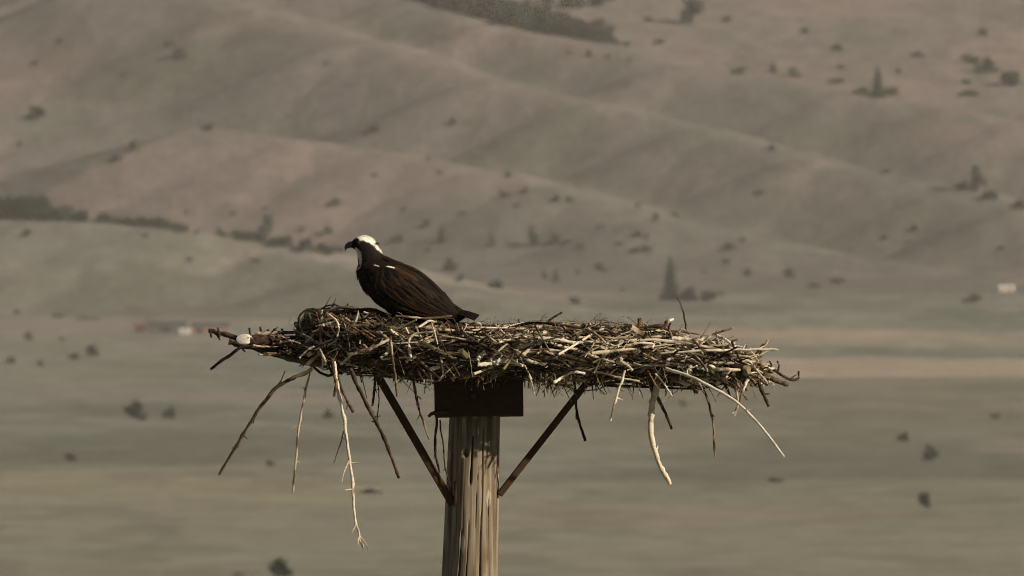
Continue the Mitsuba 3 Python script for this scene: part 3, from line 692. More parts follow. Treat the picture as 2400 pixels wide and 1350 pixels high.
TONES = [((.16, .12, .085), (.60, .54, .44), .30, .52), ((.09, .066, .045), (.42, .36, .27), .40, .60), ((.050, .032, .020), (.20, .15, .10), .42, .64),
         ((.036, .025, .016), (.105, .075, .048), .45, .70), ((.030, .021, .014), (.070, .050, .034), .50, .75), ((.030, .029, .018), (.105, .10, .062), .42, .66), ((.070, .035, .018), (.19, .10, .05), .42, .66),
         ((.46, .42, .34), (.68, .64, .55), .30, .60)]
for s, (a, b, lo_, hi_) in enumerate(TONES):
    scene[f'stick_tone_{s}'] = pl(stick_fn(a, b, lo_, hi_, 5.0 * s), .78, .2)
PALE, BUFF, BROWN, DARK, BLACK, OLIVE, RUST, BONE = [f'stick_tone_{s}' for s in range(8)]
scene['lichen_bark'] = pl(proc(lambda p, n, uv: mix((.035, .030, .020), (.62, .60, .50), smoothstep(.50, .62, fbm(p.x * 42, p.y * 42, p.z * 42, 3)))), .85, .15)
LICHEN = 'lichen_bark'
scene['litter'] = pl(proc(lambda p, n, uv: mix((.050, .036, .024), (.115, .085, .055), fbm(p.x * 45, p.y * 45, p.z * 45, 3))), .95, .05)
scene['straw'] = pl(proc(lambda p, n, uv: mix((.09, .075, .042), (.36, .30, .19), noise(p.x * 30, p.y * 30, p.z * 30))), .8, .15)
scene['moss_grass'] = pl(proc(lambda p, n, uv: mix((.035, .032, .016), (.13, .11, .05), noise(p.x * 30, p.y * 30, p.z * 30))), .9, .1)
tag('stick_nest', 'large flat nest of tangled grey and brown sticks on top of the pole', 'nest')

# outline of the nest in metres: x, upper edge, lower edge
EDGE_TOP = np.array([(-0.6615, 0.0000, 5.1500), (-0.6260, 0.0000, 5.1952), (-0.5002, 0.0000, 5.2161), (-0.3550, 0.0000, 5.1871), (-0.2744, 0.0000, 5.1661), (-0.1776, 0.0000, 5.1548), (0.0321, 0.0000, 5.1500), (0.3063, 0.0000, 5.1532), (0.5482, 0.0000, 5.1452), (0.7015, 0.0000, 5.1355), (0.7740, 0.0000, 5.0984), (0.9515, 0.0000, 5.0790), (1.0402, 0.0000, 5.0339), (1.1047, 0.0000, 4.9887)])
EDGE_LOW = np.array([(-0.6615, 0.0000, 5.0532), (-0.5647, 0.0000, 5.0177), (-0.4195, 0.0000, 4.9919), (-0.2582, 0.0000, 4.9726), (-0.0163, 0.0000, 4.9726), (0.1934, 0.0000, 4.9758), (0.3063, 0.0000, 4.9565), (0.4676, 0.0000, 4.9597), (0.7095, 0.0000, 4.9565), (0.8708, 0.0000, 4.9484), (1.0160, 0.0000, 4.9532), (1.1047, 0.0000, 4.9597)])
NX0, NX1, NCX, NHX, NHY = EDGE_TOP[0][0], EDGE_TOP[-1][0], .235, .925, .45


def top_at(x):
    return np.interp(x, EDGE_TOP[:, 0], EDGE_TOP[:, 2])


def low_at(x):
    return np.interp(x, EDGE_LOW[:, 0], EDGE_LOW[:, 2])


def half_depth(x):
    return NHY * np.sqrt(np.clip(1 - ((x - NCX) / NHX) ** 2, .02, 1))


def shell(x, a, inset=0.0):
    """A point on the nest's skin: a runs round the section, 0 at the top, 90 degrees at the front, 180 underneath, 270 behind."""
    t, l, d = top_at(x), low_at(x), half_depth(x)
    c, h = (t + l) / 2, (t - l) / 2 - inset
    s, co = np.sin(a), np.cos(a)
    y = -np.sign(s) * np.abs(s) ** .75 * np.maximum(d - inset, .02)
    z = c + np.sign(co) * np.abs(co) ** .8 * np.maximum(h, .012)
    # the front and back lip hang a little lower than the middle of the deck
    return np.stack([x + 0 * y, y, z], -1)


# dense litter inside, which no light passes
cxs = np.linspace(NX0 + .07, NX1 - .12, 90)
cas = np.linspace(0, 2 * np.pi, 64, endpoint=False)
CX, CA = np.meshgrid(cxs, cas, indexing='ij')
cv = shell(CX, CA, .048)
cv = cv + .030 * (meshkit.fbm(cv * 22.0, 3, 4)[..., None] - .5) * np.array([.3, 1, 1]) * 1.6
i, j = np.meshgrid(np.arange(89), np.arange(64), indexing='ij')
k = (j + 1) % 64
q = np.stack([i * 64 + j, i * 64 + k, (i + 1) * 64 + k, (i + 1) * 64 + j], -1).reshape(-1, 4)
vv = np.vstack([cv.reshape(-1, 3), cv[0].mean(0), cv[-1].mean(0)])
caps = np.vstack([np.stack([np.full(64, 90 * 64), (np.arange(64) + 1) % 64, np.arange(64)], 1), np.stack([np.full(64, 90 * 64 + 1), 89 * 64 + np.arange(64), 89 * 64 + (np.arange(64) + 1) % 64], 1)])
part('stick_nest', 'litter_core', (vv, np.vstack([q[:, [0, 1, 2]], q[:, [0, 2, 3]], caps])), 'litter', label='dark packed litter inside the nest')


def stick(points, r0, r1, tone, rough=.10, label=None, sides=8, twig=None, n=None, crook=.5, stubs=None):
    """A stick along the points: crooked, with knots, stubs of broken side shoots and now and then a side twig."""
    n = n or max(10, 6 * len(points))
    pts = catmull(points, n)
    seg = np.linalg.norm(np.diff(pts, axis=0), axis=1).mean()
    kink = R.normal(size=(n, 3)) * min(r0 * crook, seg * .11)
    kink[1:-1] = (kink[:-2] + 2 * kink[1:-1] + kink[2:]) / 3.2
    pts = pts + kink
    rad = np.interp(np.linspace(0, 1, n), [0, .5, 1], [r0, (r0 + r1) / 2 * 1.03, r1]) * (1 + .22 * (R.random(n) < .10))
    ms = [tube(pts, rad, sides, None, rough, resample=False)]
    length = np.linalg.norm(np.diff(pts, axis=0), axis=1).sum()
    for k in range(int(length / .11) if stubs is None else stubs):
        q = int(R.integers(2, n - 2))
        d = pts[q + 1] - pts[q - 1]
        d = d / np.linalg.norm(d) * R.uniform(.2, .9) + R.normal(size=3) * .5
        d /= np.linalg.norm(d)
        L = R.uniform(.012, .042)
        ms.append(tube([pts[q], pts[q] + d * L * .5, pts[q] + d * L + R.normal(size=3) * .003], [rad[q] * .6, rad[q] * .5, rad[q] * .28], 5, 5, rough))
    for tw in twig or []:
        ms.append(tube(tw, [r1 * .8, r1 * .45], 6, 8, rough))
    return part('stick_nest', 'stick', join(ms), tone, 50, label)


p1 = 1 / 620
# sticks that hang below the nest on the left
stick([(-0.6070, -0.4000, 4.9860), (-0.6707, -0.4200, 4.9537), (-0.7345, -0.4300, 4.9200), (-0.7982, -0.4400, 4.8431), (-0.8462, -0.4400, 4.7712), (-0.8971, -0.4500, 4.6832), (-0.9547, -0.4500, 4.5889)], 4.8 * p1, 2.6 * p1, DARK, .12, 'long crooked stick hanging lowest at the far left, with a side twig',
      twig=[[(-0.7505, -0.4300, 4.9088), (-0.7249, -0.4300, 4.9360), (-0.7151, -0.4400, 4.9567), (-0.7055, -0.4400, 4.9790)], [(-0.7950, -0.4400, 4.8479), (-0.7723, -0.4600, 4.8701)]])
stick([(-0.6041, -0.3800, 4.9959), (-0.6310, -0.4000, 4.8996), (-0.6548, -0.4100, 4.7715), (-0.6628, -0.4100, 4.6755), (-0.6691, -0.4200, 4.5955), (-0.6771, -0.4200, 4.5251)], 2.6 * p1, 2.2 * p1, BUFF, .14, 'thin straight stick hanging beside the crooked one')
stick([(-0.5233, -0.4400, 5.0142), (-0.5102, -0.4600, 4.9228), (-0.4909, -0.4700, 4.8348), (-0.4700, -0.4800, 4.7069), (-0.4539, -0.4900, 4.5790), (-0.4458, -0.5000, 4.4512), (-0.4298, -0.5000, 4.3778), (-0.4138, -0.5100, 4.3171)], 4.3 * p1, 2.3 * p1, PALE, .10, 'longest pale stick hanging straight down left of the pole',
      twig=[[(-0.4651, -0.4900, 4.6461), (-0.4841, -0.5000, 4.5981), (-0.4921, -0.5000, 4.5630)], [(-0.4362, -0.5000, 4.4097), (-0.4553, -0.5100, 4.3714)], [(-0.4250, -0.5000, 4.3618), (-0.4009, -0.5200, 4.3298), (-0.3945, -0.5200, 4.3075)]])
stick([(-0.5288, -0.5000, 5.0229), (-0.5225, -0.5000, 4.9750), (-0.5129, -0.5000, 4.9334), (-0.5209, -0.5000, 4.8855)], 4.0 * p1, 3.0 * p1, BROWN, .22, 'short knotted stick end under the left part')
stick([(-0.5105, -0.4400, 4.9630), (-0.4912, -0.4500, 4.9070), (-0.4704, -0.4500, 4.8638), (-0.4496, -0.4500, 4.8254)], 3.4 * p1, 3.0 * p1, DARK, .1)
stick([(-0.4635, -0.3600, 4.9930), (-0.4152, -0.3800, 4.8839), (-0.3672, -0.3800, 4.7958), (-0.3271, -0.3900, 4.7077), (-0.3063, -0.3900, 4.6517), (-0.2774, -0.4000, 4.5796)], 4.6 * p1, 3.2 * p1, DARK, .16, 'dark crooked stick hanging between the long pale one and the left brace')
stick([(-0.3680, -0.3000, 4.9651), (-0.3728, -0.3000, 4.9089), (-0.3793, -0.3000, 4.8496)], 3.2 * p1, 2.8 * p1, BLACK, .1)
stick([(-0.3622, -0.2400, 4.9563), (-0.3558, -0.2400, 4.8857), (-0.3622, -0.2400, 4.7974)], 1.5 * p1, 1.2 * p1, BLACK, .1)
stick([(-0.4843, -0.4900, 4.7515), (-0.5005, -0.4700, 4.6974), (-0.5230, -0.4600, 4.6336)], 1.6 * p1, 1.0 * p1, DARK, .1)
stick([(-0.2302, -0.3000, 4.9715), (-0.2156, -0.3200, 4.8846), (-0.1980, -0.3200, 4.8173), (-0.1658, -0.3300, 4.7211)], 3.0 * p1, 2.2 * p1, BROWN, .18, 'thin twig hanging between the left brace and the block')
stick([(-0.1381, -0.1400, 4.8146), (-0.1445, -0.1400, 4.7261), (-0.1430, -0.1300, 4.6699), (-0.1285, -0.1300, 4.6007)], 3.2 * p1, 2.2 * p1, BLACK, .12)
stick([(-0.1285, -0.1300, 4.7986), (-0.1156, -0.1300, 4.7101), (-0.1092, -0.1200, 4.6297), (-0.0867, -0.1200, 4.5493)], 1.9 * p1, 1.3 * p1, BROWN, .12)
stick([(-0.3108, -0.6000, 5.1105), (-0.2998, -0.5800, 5.0152), (-0.2903, -0.5700, 4.9452), (-0.2856, -0.5600, 4.8816)], 2.7 * p1, 2.2 * p1, BUFF, .12)
stick([(-0.8751, -0.1200, 5.0770), (-0.9167, -0.1300, 5.0447), (-0.9521, -0.1300, 5.0222), (-0.9905, -0.1400, 4.9899)], 3.8 * p1, 3.4 * p1, DARK, .08, 'short dark branch stub slanting down from the white log end')
# the sticks that hang below the nest on the right
stick([(0.7008, -0.2000, 4.9601), (0.6848, -0.2000, 4.9054), (0.6735, -0.2000, 4.8621), (0.6671, -0.2000, 4.7737), (0.6751, -0.2000, 4.7095), (0.6993, -0.1900, 4.6372), (0.7396, -0.1800, 4.5554)], 7.4 * p1, 5.0 * p1, PALE, .10, 'thick pale stick curving down below the right part', sides=12, n=44, crook=.16)
stick([(0.6528, -0.1800, 4.9603), (0.6914, -0.1800, 4.8864), (0.7203, -0.1800, 4.8302), (0.7478, -0.1700, 4.7644)], 4.6 * p1, 2.8 * p1, DARK, .12)
stick([(0.8513, -0.2400, 4.9563), (0.8834, -0.2400, 4.8696), (0.9026, -0.2400, 4.7733), (0.9091, -0.2400, 4.6577)], 2.9 * p1, 2.1 * p1, BROWN, .12, 'thin reddish stick hanging straight down right of the thick curved one')
stick([(0.7196, -0.5200, 4.9874), (0.8146, -0.5800, 4.9547), (0.9096, -0.6200, 4.9063), (0.9886, -0.6600, 4.8548), (1.0674, -0.7000, 4.7748), (1.1584, -0.7600, 4.6551)], 3.8 * p1, 2.8 * p1, BONE, .05, 'long smooth pale stick arching out and down to the right', n=40, crook=.10, stubs=1)
stick([(0.5665, -0.5000, 4.9813), (0.5377, -0.5100, 4.8822), (0.5121, -0.5200, 4.7927)], 2.8 * p1, 2.2 * p1, PALE, .1)
stick([(0.3774, 0.0200, 4.9632), (0.3870, 0.0200, 4.8567), (0.4032, 0.0300, 4.7842), (0.4226, 0.0300, 4.7229)], 3.0 * p1, 3.0 * p1, BLACK, .1, 'thin dark stick hanging across the right brace')
stick([(1.0703, -0.2000, 4.9504), (1.0926, -0.2100, 4.8941), (1.1117, -0.2200, 4.8490)], 4.4 * p1, 3.2 * p1, DARK, .12)
stick([(0.8959, -0.2600, 4.9785), (0.9473, -0.2600, 4.9432), (0.9826, -0.2600, 4.9207), (0.9970, -0.2600, 4.8661)], 4.2 * p1, 2.4 * p1, BUFF, .12)
stick([(1.0300, -0.3000, 4.9522), (1.0074, -0.3100, 4.8928), (0.9815, -0.3200, 4.8141)], 3.4 * p1, 2.6 * p1, PALE, .2)
stick([(0.6813, -0.5200, 4.9683), (0.7162, -0.5400, 4.9265), (0.7448, -0.5500, 4.8833)], 2.4 * p1, 1.8 * p1, PALE, .1)
stick([(0.7876, -0.2000, 4.9665), (0.8165, -0.2000, 4.9311), (0.8422, -0.2000, 4.8990)], 4.4 * p1, 3.0 * p1, BROWN, .12)
stick([(0.9314, -0.2500, 4.9594), (0.9570, -0.2500, 4.9096), (0.9699, -0.2500, 4.8775)], 3.4 * p1, 2.4 * p1, DARK, .12)
stick([(1.0193, -0.1800, 4.9957), (1.0932, -0.1800, 4.9668), (1.1414, -0.1800, 4.9475), (1.1864, -0.1800, 4.9298)], 8.0 * p1, 4.8 * p1, DARK, .12, 'thick dark stick poking out at the right tip')
stick([(1.1104, -0.1200, 5.0030), (1.1555, -0.1200, 4.9741), (1.1909, -0.1200, 4.9532), (1.2231, -0.1200, 4.9548), (1.2263, -0.1200, 4.9837)], 3.4 * p1, 2.6 * p1, DARK, .08, 'dark hooked twig at the extreme right tip')
stick([(1.1472, -0.0500, 4.9815), (1.1537, -0.0500, 5.0041), (1.1472, -0.0500, 5.0234)], 2.4 * p1, 1.8 * p1, DARK, .1)
stick([(1.1140, -0.1000, 4.9808), (1.1237, -0.1000, 5.0066), (1.1156, -0.1000, 5.0227)], 2.4 * p1, 1.8 * p1, DARK, .1)
stick([(1.0614, -0.1600, 5.0185), (1.0869, -0.1700, 5.0601), (1.1093, -0.1800, 5.1002)], 3.2 * p1, 2.2 * p1, BUFF, .12)
stick([(1.0538, -0.0500, 5.0170), (1.0763, -0.0500, 5.0573), (1.0957, -0.0500, 5.0879)], 5.0 * p1, 2.6 * p1, RUST, .14)
stick([(0.8487, -0.4200, 5.0785), (0.8838, -0.4300, 5.1071), (0.9188, -0.4400, 5.1245), (0.9746, -0.4500, 5.1419)], 3.0 * p1, 2.2 * p1, PALE, .14, 'pale forked twig sticking up from the upper right rim', twig=[[(0.9092, -0.4400, 5.1197), (0.9188, -0.4400, 5.0909), (0.9284, -0.4400, 5.0782)]])
stick([(0.8024, -0.0500, 5.1265), (0.7992, -0.0500, 5.1700), (0.7895, -0.0500, 5.2200), (0.7686, -0.0500, 5.2635)], 1.9 * p1, 1.5 * p1, DARK, .1, 'thin upright twig standing above the right part')
stick([(0.2813, 0.3000, 5.1781), (0.3073, 0.3000, 5.1976), (0.3365, 0.3000, 5.2138)], 2.8 * p1, 2.0 * p1, DARK, .1)
# loops and pale sticks along the front
loop = [(-0.6502, -0.3000, 5.1334), (-0.6565, -0.3100, 5.1765), (-0.6372, -0.3100, 5.2053), (-0.6052, -0.3100, 5.2150), (-0.5795, -0.3100, 5.2053), (-0.5861, -0.3000, 5.1831), (-0.6151, -0.2900, 5.1737)]
stick(loop, 3.0 * p1, 2.2 * p1, DARK, .1, 'dark twig bent into a loop on the upper left rim')
stick([(-0.5715, -0.4200, 5.1840), (-0.5392, -0.4400, 5.2092), (-0.4944, -0.4500, 5.2202), (-0.4369, -0.4400, 5.2156)], 2.4 * p1, 2.0 * p1, BUFF, .1)
stick([(-0.5408, -0.5600, 5.1910), (-0.5118, -0.5800, 5.1651), (-0.5022, -0.5800, 5.1364), (-0.5103, -0.5700, 5.1079)], 2.6 * p1, 2.2 * p1, PALE, .1)
stick([(-0.5599, -0.5600, 5.1495), (-0.5327, -0.5700, 5.1589), (-0.5088, -0.5700, 5.1685)], 2.8 * p1, 2.0 * p1, PALE, .1)
stick([(-0.4669, -0.6000, 5.0372), (-0.4125, -0.6200, 5.0513), (-0.3646, -0.6300, 5.0686), (-0.3138, -0.6200, 5.0959)], 3.8 * p1, 3.0 * p1, PALE, .12, 'pale stick slanting across the dark left front')
stick([(-0.6518, -0.4000, 5.0308), (-0.6259, -0.4200, 5.0561), (-0.5970, -0.4300, 5.0719)], 2.4 * p1, 2.0 * p1, PALE, .1)
stick([(-0.5767, -0.5000, 5.0612), (-0.5638, -0.5100, 5.0355), (-0.5528, -0.5000, 5.0101)], 3.8 * p1, 3.0 * p1, BUFF, .14)
stick([(-0.0792, -0.3600, 5.1868), (-0.1751, -0.3800, 5.1784), (-0.2550, -0.4000, 5.1844), (-0.2902, -0.4000, 5.1860)], 2.6 * p1, 2.4 * p1, BUFF, .14)
for pts, r, tone in [
        ([(963, 845), (962, 790), (1020, 776)], 3.4, PALE), ([(914, 772), (932, 786), (945, 800)], 3.6, PALE), ([(950, 768), (958, 782)], 2.6, PALE), ([(950, 848), (980, 832), (1010, 818)], 3.0, BUFF),
        ([(978, 805), (990, 808), (1000, 812)], 4.2, PALE), ([(1008, 866), (1018, 863), (1030, 860)], 4.6, BONE), ([(1118, 846), (1128, 832), (1136, 822)], 5.0, BONE), ([(1150, 842), (1168, 822), (1190, 805)], 2.6, PALE),
        ([(1170, 838), (1196, 816), (1225, 800)], 2.4, BUFF), ([(1120, 855), (1150, 852), (1188, 843), (1212, 846)], 5.2, BONE), ([(1222, 828), (1240, 845), (1262, 850), (1280, 857)], 5.0, BONE),
        ([(1160, 846), (1185, 848), (1205, 850), (1225, 856)], 3.6, PALE), ([(1262, 793), (1300, 795), (1345, 804)], 4.4, BONE), ([(1300, 808), (1350, 820), (1400, 838), (1440, 850)], 3.6, PALE),
        ([(1390, 850), (1420, 832), (1460, 800)], 2.8, PALE), ([(1378, 770), (1400, 785), (1424, 806), (1450, 812)], 2.8, PALE), ([(1436, 818), (1480, 824), (1540, 829), (1640, 822), (1740, 820), (1822, 820)], 3.2, BONE),
        ([(1390, 790), (1440, 792), (1500, 790)], 3.2, BUFF), ([(1470, 810), (1500, 804), (1530, 806), (1528, 816)], 3.0, PALE), ([(1576, 793), (1610, 795), (1652, 800)], 5.2, BONE), ([(1500, 826), (1530, 842), (1560, 850), (1590, 856)], 3.2, BUFF),
        ([(1560, 822), (1600, 838), (1640, 852)], 2.8, PALE), ([(1545, 842), (1600, 846), (1660, 850), (1720, 852)], 4.0, BUFF), ([(1592, 868), (1640, 864), (1690, 866), (1735, 868)], 4.2, PALE), ([(1298, 897), (1320, 884), (1346, 872), (1372, 876)], 3.6, BONE),
        ([(1330, 862), (1380, 868), (1430, 880), (1500, 893)], 3.0, BUFF), ([(1240, 880), (1247, 900), (1252, 925)], 2.2, BUFF), ([(1648, 846), (1670, 850), (1690, 862)], 3.0, PALE), ([(1452, 845), (1470, 856), (1482, 868)], 4.0, PALE),
        ([(1100, 762), (1112, 757), (1126, 760), (1122, 772), (1106, 774)], 2.4, BUFF), ([(1078, 770), (1100, 790), (1120, 796)], 3.0, OLIVE), ([(820, 780), (860, 776), (905, 786)], 3.2, DARK), ([(985, 800), (1010, 788), (1014, 780)], 2.2, BUFF),
        ([(1700, 832), (1740, 836), (1760, 840)], 3.4, BUFF), ([(1560, 758), (1568, 752), (1578, 748)], 3.6, PALE), ([(1548, 772), (1562, 760), (1560, 752)], 3.6, RUST), ([(1590, 778), (1600, 772), (1618, 783)], 3.2, BUFF),
        ([(1575, 790), (1568, 770), (1572, 756)], 2.6, BROWN), ([(1720, 812), (1716, 800), (1728, 796)], 2.6, DARK), ([(1690, 818), (1712, 808), (1722, 804)], 3.0, PALE)]:
    u = sum(a for a, b in pts) / len(pts)
    xs = .1450 + (u - 1200) / 620
    dd = -float(half_depth(min(max(xs, -.6), 1.05))) - float(R.uniform(.0, .045))
    w = []
    for (a, b) in pts:
        s = (50 + dd) / 50
        w.append((.1450 + (a - 1200) / 620 * s, dd + float(R.normal() * .012), 4.2526 + (PITCH * 50 + (675 - b) / 620) * s))
    stick(w, r * p1, r * p1 * .8, tone, .13)

# the logs at the left end
def log(points, r, end, label, bark=None, face='fresh_wood', face_label='pale sawn end of the log'):
    pts = catmull(points, 26)
    v, f = tube(pts, [r, r * 1.04, r * .96], 20, None, .11, resample=False)
    key = numbered('stick_nest__log')
    scene[key] = mikit.ply((v, f), bark or RUSTY_BARK, smooth=50)
    tag(key, label)
    d = pts[0] - pts[1]
    d /= np.linalg.norm(d)
    n = d + np.array(end)                                         # the sawn face is cut on a slant
    n /= np.linalg.norm(n)
    a = np.cross(d, [0, 0, 1.0])
    a /= np.linalg.norm(a)
    b = np.cross(a, d)
    ring = []
    for t in np.linspace(0, 2 * np.pi, 24, endpoint=False):
        e = (a * math.cos(t) + b * math.sin(t)) * r * 1.02
        e = e * (1.05 + .05 * math.sin(3 * t + 1))
        ring.append(pts[0] + e - d * (e @ n) / (d @ n) + d * .010)
    ring = np.array(ring)
    back = ring - d * .014
    rim = pts[0] + d * .010 + (ring - pts[0] - d * .010) * .86 + d * .0035
    c = rim.mean(0)
    m = 24
    o = np.arange(m)
    nx = (o + 1) % m
    f = np.vstack([np.stack([o, nx, o + m], 1), np.stack([nx, nx + m, o + m], 1), np.stack([o + m, nx + m, np.full(m, 2 * m)], 1)])
    f2 = np.vstack([np.stack([o + 2 * m + 1, nx + 2 * m + 1, o], 1), np.stack([nx + 2 * m + 1, nx, o], 1)])
    scene[key + '__sawn_end'] = mikit.ply((np.vstack([ring, rim, [c], back]), np.vstack([f, f2])), face, smooth=30)
    tag(key + '__sawn_end', face_label)


scene['fresh_wood'] = pl(proc(lambda p, n, uv: mix((.56, .53, .46), (.80, .77, .69), noise(p.x * 110, p.y * 110, p.z * 110))), .7, .2)
scene['rusty_bark'] = pl(proc(lambda p, n, uv: mix((.016, .010, .008), (.060, .032, .024), smoothstep(.35, .8, fbm(p.x * 26, p.y * 70, p.z * 70, 4)))), .85, .15)
RUSTY_BARK = 'rusty_bark'
log([(-0.8586, -0.3000, 5.1013), (-0.7543, -0.2200, 5.0931), (-0.6270, -0.1400, 5.0832), (-0.4991, -0.0800, 5.0745)], 11.5 * p1, (.35, -1.15, .3), 'thick red-brown log at the left end with a white sawn end')
log([(1.0225, -0.3600, 4.9866), (0.9303, -0.3200, 5.0096), (0.8347, -0.2800, 5.0263), (0.7229, -0.2400, 5.0365)], 9.5 * p1, (.3, -.3, .1), 'thick dark log in the right end of the nest', face='end_grain', face_label='weathered broken end of the log')
stick([(-1.0022, -0.0500, 5.1394), (-0.9343, -0.0600, 5.1231), (-0.8214, -0.0700, 5.0875), (-0.6605, -0.0600, 5.0458), (-0.5317, -0.0500, 5.0234)], 4.5 * p1, 9 * p1, BLACK, .10, 'dark branch behind the sawn log at the far left')
stick([(-0.9238, -0.1000, 5.0967), (-0.8206, -0.1100, 5.0676), (-0.6917, -0.1200, 5.0352), (-0.5630, -0.1200, 5.0127)], 6 * p1, 8 * p1, DARK, .12)
stick([(-0.8204, -0.1200, 5.1237), (-0.7239, -0.1200, 5.1285), (-0.6112, -0.1200, 5.1350)], 4.0 * p1, 4.4 * p1, BUFF, .1)
for k in range(26):                                               # twigs caught on the log
    u0 = R.uniform(575, 700)
    du, dv = R.uniform(35, 95), R.normal() * 9
    z_ = lambda v: 4.2526 + PITCH * 50 * .9955 + (675 - v) / 620 * .9955
    x_ = lambda u: .1450 + (u - 1200) / 620 * .9955
    v0 = 800 + (u0 - 575) * .12 + R.normal() * 13
    y0 = -.27 + (u0 - 575) / 150 * .10 + R.uniform(-.05, .03)
    stick([(x_(u0), y0, z_(v0)), (x_(u0 + du / 2), y0 + .04, z_(v0 + dv / 2 + R.normal() * 4)), (x_(u0 + du), y0 + .09, z_(v0 + dv))], R.uniform(1.4, 3.0) * p1, 1.2 * p1, (DARK, BROWN, BLACK, OLIVE, BUFF)[k % 5], .14, sides=6)
for u, v, w in ((493, 770, 2.6), (512, 768, 2.8), (585, 768, 2.4), (611, 766, 2.8), (630, 772, 3.4), (646, 770, 4.0), (662, 770, 3.2)):
    s = 49.9 / 50
    x0 = .1450 + (u - 1200) / 620 * s
    z1 = 4.2526 + (PITCH * 50 + (675 - v) / 620) * s
    stick([(x0 + .004, -.10, z1 - .035), (x0, -.10, z1 - .012), (x0 - .003 * w + .006, -.10, z1)], w * p1, w * p1 * .8, DARK if w < 3.3 else OLIVE, .15)
stick([(0.7662, -0.3700, 4.9833), (0.8334, -0.3700, 4.9865), (0.9136, -0.3600, 4.9818), (0.9780, -0.3400, 4.9773), (1.0330, -0.3100, 4.9713)], 10.5 * p1, 8.5 * p1, LICHEN, .26, 'knobbly lichen-covered branch along the lower right edge', sides=10, n=46)
stick([(0.8490, -0.4000, 4.9236), (0.8250, -0.4000, 4.9316), (0.8010, -0.4000, 4.9444)], 4 * p1, 3 * p1, DARK, .2)

# the tangle: sticks laid round the nest at random, the larger front ones as parts
rs = np.random.default_rng(77)
loose = {t: [] for t in (PALE, BUFF, BROWN, DARK, BLACK, OLIVE, RUST)}
tones = [PALE, BUFF, BROWN, DARK, BLACK, OLIVE, RUST]
made = 0
for k in range(1900):
    x = rs.uniform(NX0 + .02, NX1 - .05)
    a = rs.uniform(.02, .98) * math.pi if rs.random() < .74 else rs.uniform(1, 2) * math.pi
    c = shell(np.array(x), np.array(a), rs.uniform(-.010, .046))
    L = rs.uniform(.09, .40) * (1 if rs.random() < .85 else 1.5)
    e = 1e-3
    tx = shell(np.array(x + e), np.array(a)) - shell(np.array(x - e), np.array(a))
    ta = shell(np.array(x), np.array(a + e)) - shell(np.array(x), np.array(a - e))
    tx /= np.linalg.norm(tx)
    ta /= np.linalg.norm(ta) + 1e-9
    nrm = np.cross(tx, ta)
    nrm = nrm / (np.linalg.norm(nrm) + 1e-9)
    th = rs.normal() * .40 if rs.random() < .68 else rs.uniform(-1.5, 1.5)
    out = rs.normal() * .10
    if rs.random() < .11:                                         # an end that points out of the tangle
        out, L = rs.choice([-1, 1]) * rs.uniform(.6, 1.6), L * .45
    d = tx * math.cos(th) + ta * math.sin(th) + nrm * out
    d /= np.linalg.norm(d)
    p, r_ = c - d * L / 2, c + d * L / 2
    bend = rs.normal(size=3) * L * (.03 if rs.random() < .75 else .09)
    mid = (p + r_) / 2 + bend
    for w in (p, mid, r_):                                        # keep near the skin
        xx = min(max(w[0], NX0 - .012 * rs.random()), NX1)
        w[0] = min(max(w[0], xx), NX1 + .035 * rs.random())
        w[2] = min(max(w[2], float(low_at(xx)) - .014 - (.02 if rs.random() < .8 else .05) * rs.random()), float(top_at(xx)) + .003 + (.010 if rs.random() < (.86 if xx < .55 else .72) else (.03 if xx < .55 else .06)) * rs.random())
    rr = rs.choice([1.2, 1.8, 2.6, 3.5, 4.8, 6.4], p=[.22, .29, .25, .15, .07, .02]) * p1
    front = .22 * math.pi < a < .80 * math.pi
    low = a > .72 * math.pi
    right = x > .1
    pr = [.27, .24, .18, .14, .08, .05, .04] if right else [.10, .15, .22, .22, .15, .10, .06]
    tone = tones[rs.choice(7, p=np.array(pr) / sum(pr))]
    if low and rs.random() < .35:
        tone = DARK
    cut = rs.uniform(.3, .7)
    elbow = p + (r_ - p) * cut + (mid - (p + r_) / 2) * 1.2
    m = tube([p, (p + elbow) / 2, elbow, (elbow + r_) / 2 + rs.normal(size=3) * L * .012, r_], [rr, rr * .95, rr * .6], 6, 9, .17, rs)
    if L > .15 and rs.random() < .35:                             # a fork
        fd = (r_ - p) / L * .8 + nrm * .25 + rs.normal(size=3) * .4
        fl = L * rs.uniform(.18, .4)
        m = join([m, tube([elbow, elbow + fd * fl * .5, elbow + fd * fl + rs.normal(size=3) * .006], [rr * .65, rr * .3], 5, 5, .12, rs)])
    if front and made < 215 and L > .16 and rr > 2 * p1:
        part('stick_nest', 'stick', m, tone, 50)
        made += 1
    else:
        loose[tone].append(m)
for k in range(90):                                               # broken ends that hang from the underside
    x = rs.uniform(-.35, 1.0)
    c = np.array([x, -float(half_depth(x)) * rs.uniform(.2, 1.0), float(low_at(x)) + .012])
    d = np.array([rs.normal() * .5, -.15, -1.0 + rs.normal() * .2])
    L = rs.uniform(.03, .085)
    rr = rs.uniform(1.0, 2.6) * p1
    loose[[DARK, BROWN, BUFF, DARK][k % 4]].append(tube([c, c + d * L * .55 + rs.normal(size=3) * .004, c + d * L], [rr, rr * .8, rr * .5], 5, 6, .15, rs))
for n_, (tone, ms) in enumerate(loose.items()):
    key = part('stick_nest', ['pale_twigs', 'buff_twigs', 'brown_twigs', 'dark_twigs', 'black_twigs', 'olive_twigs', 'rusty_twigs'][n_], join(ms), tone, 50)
    tag(key, kind='stuff')


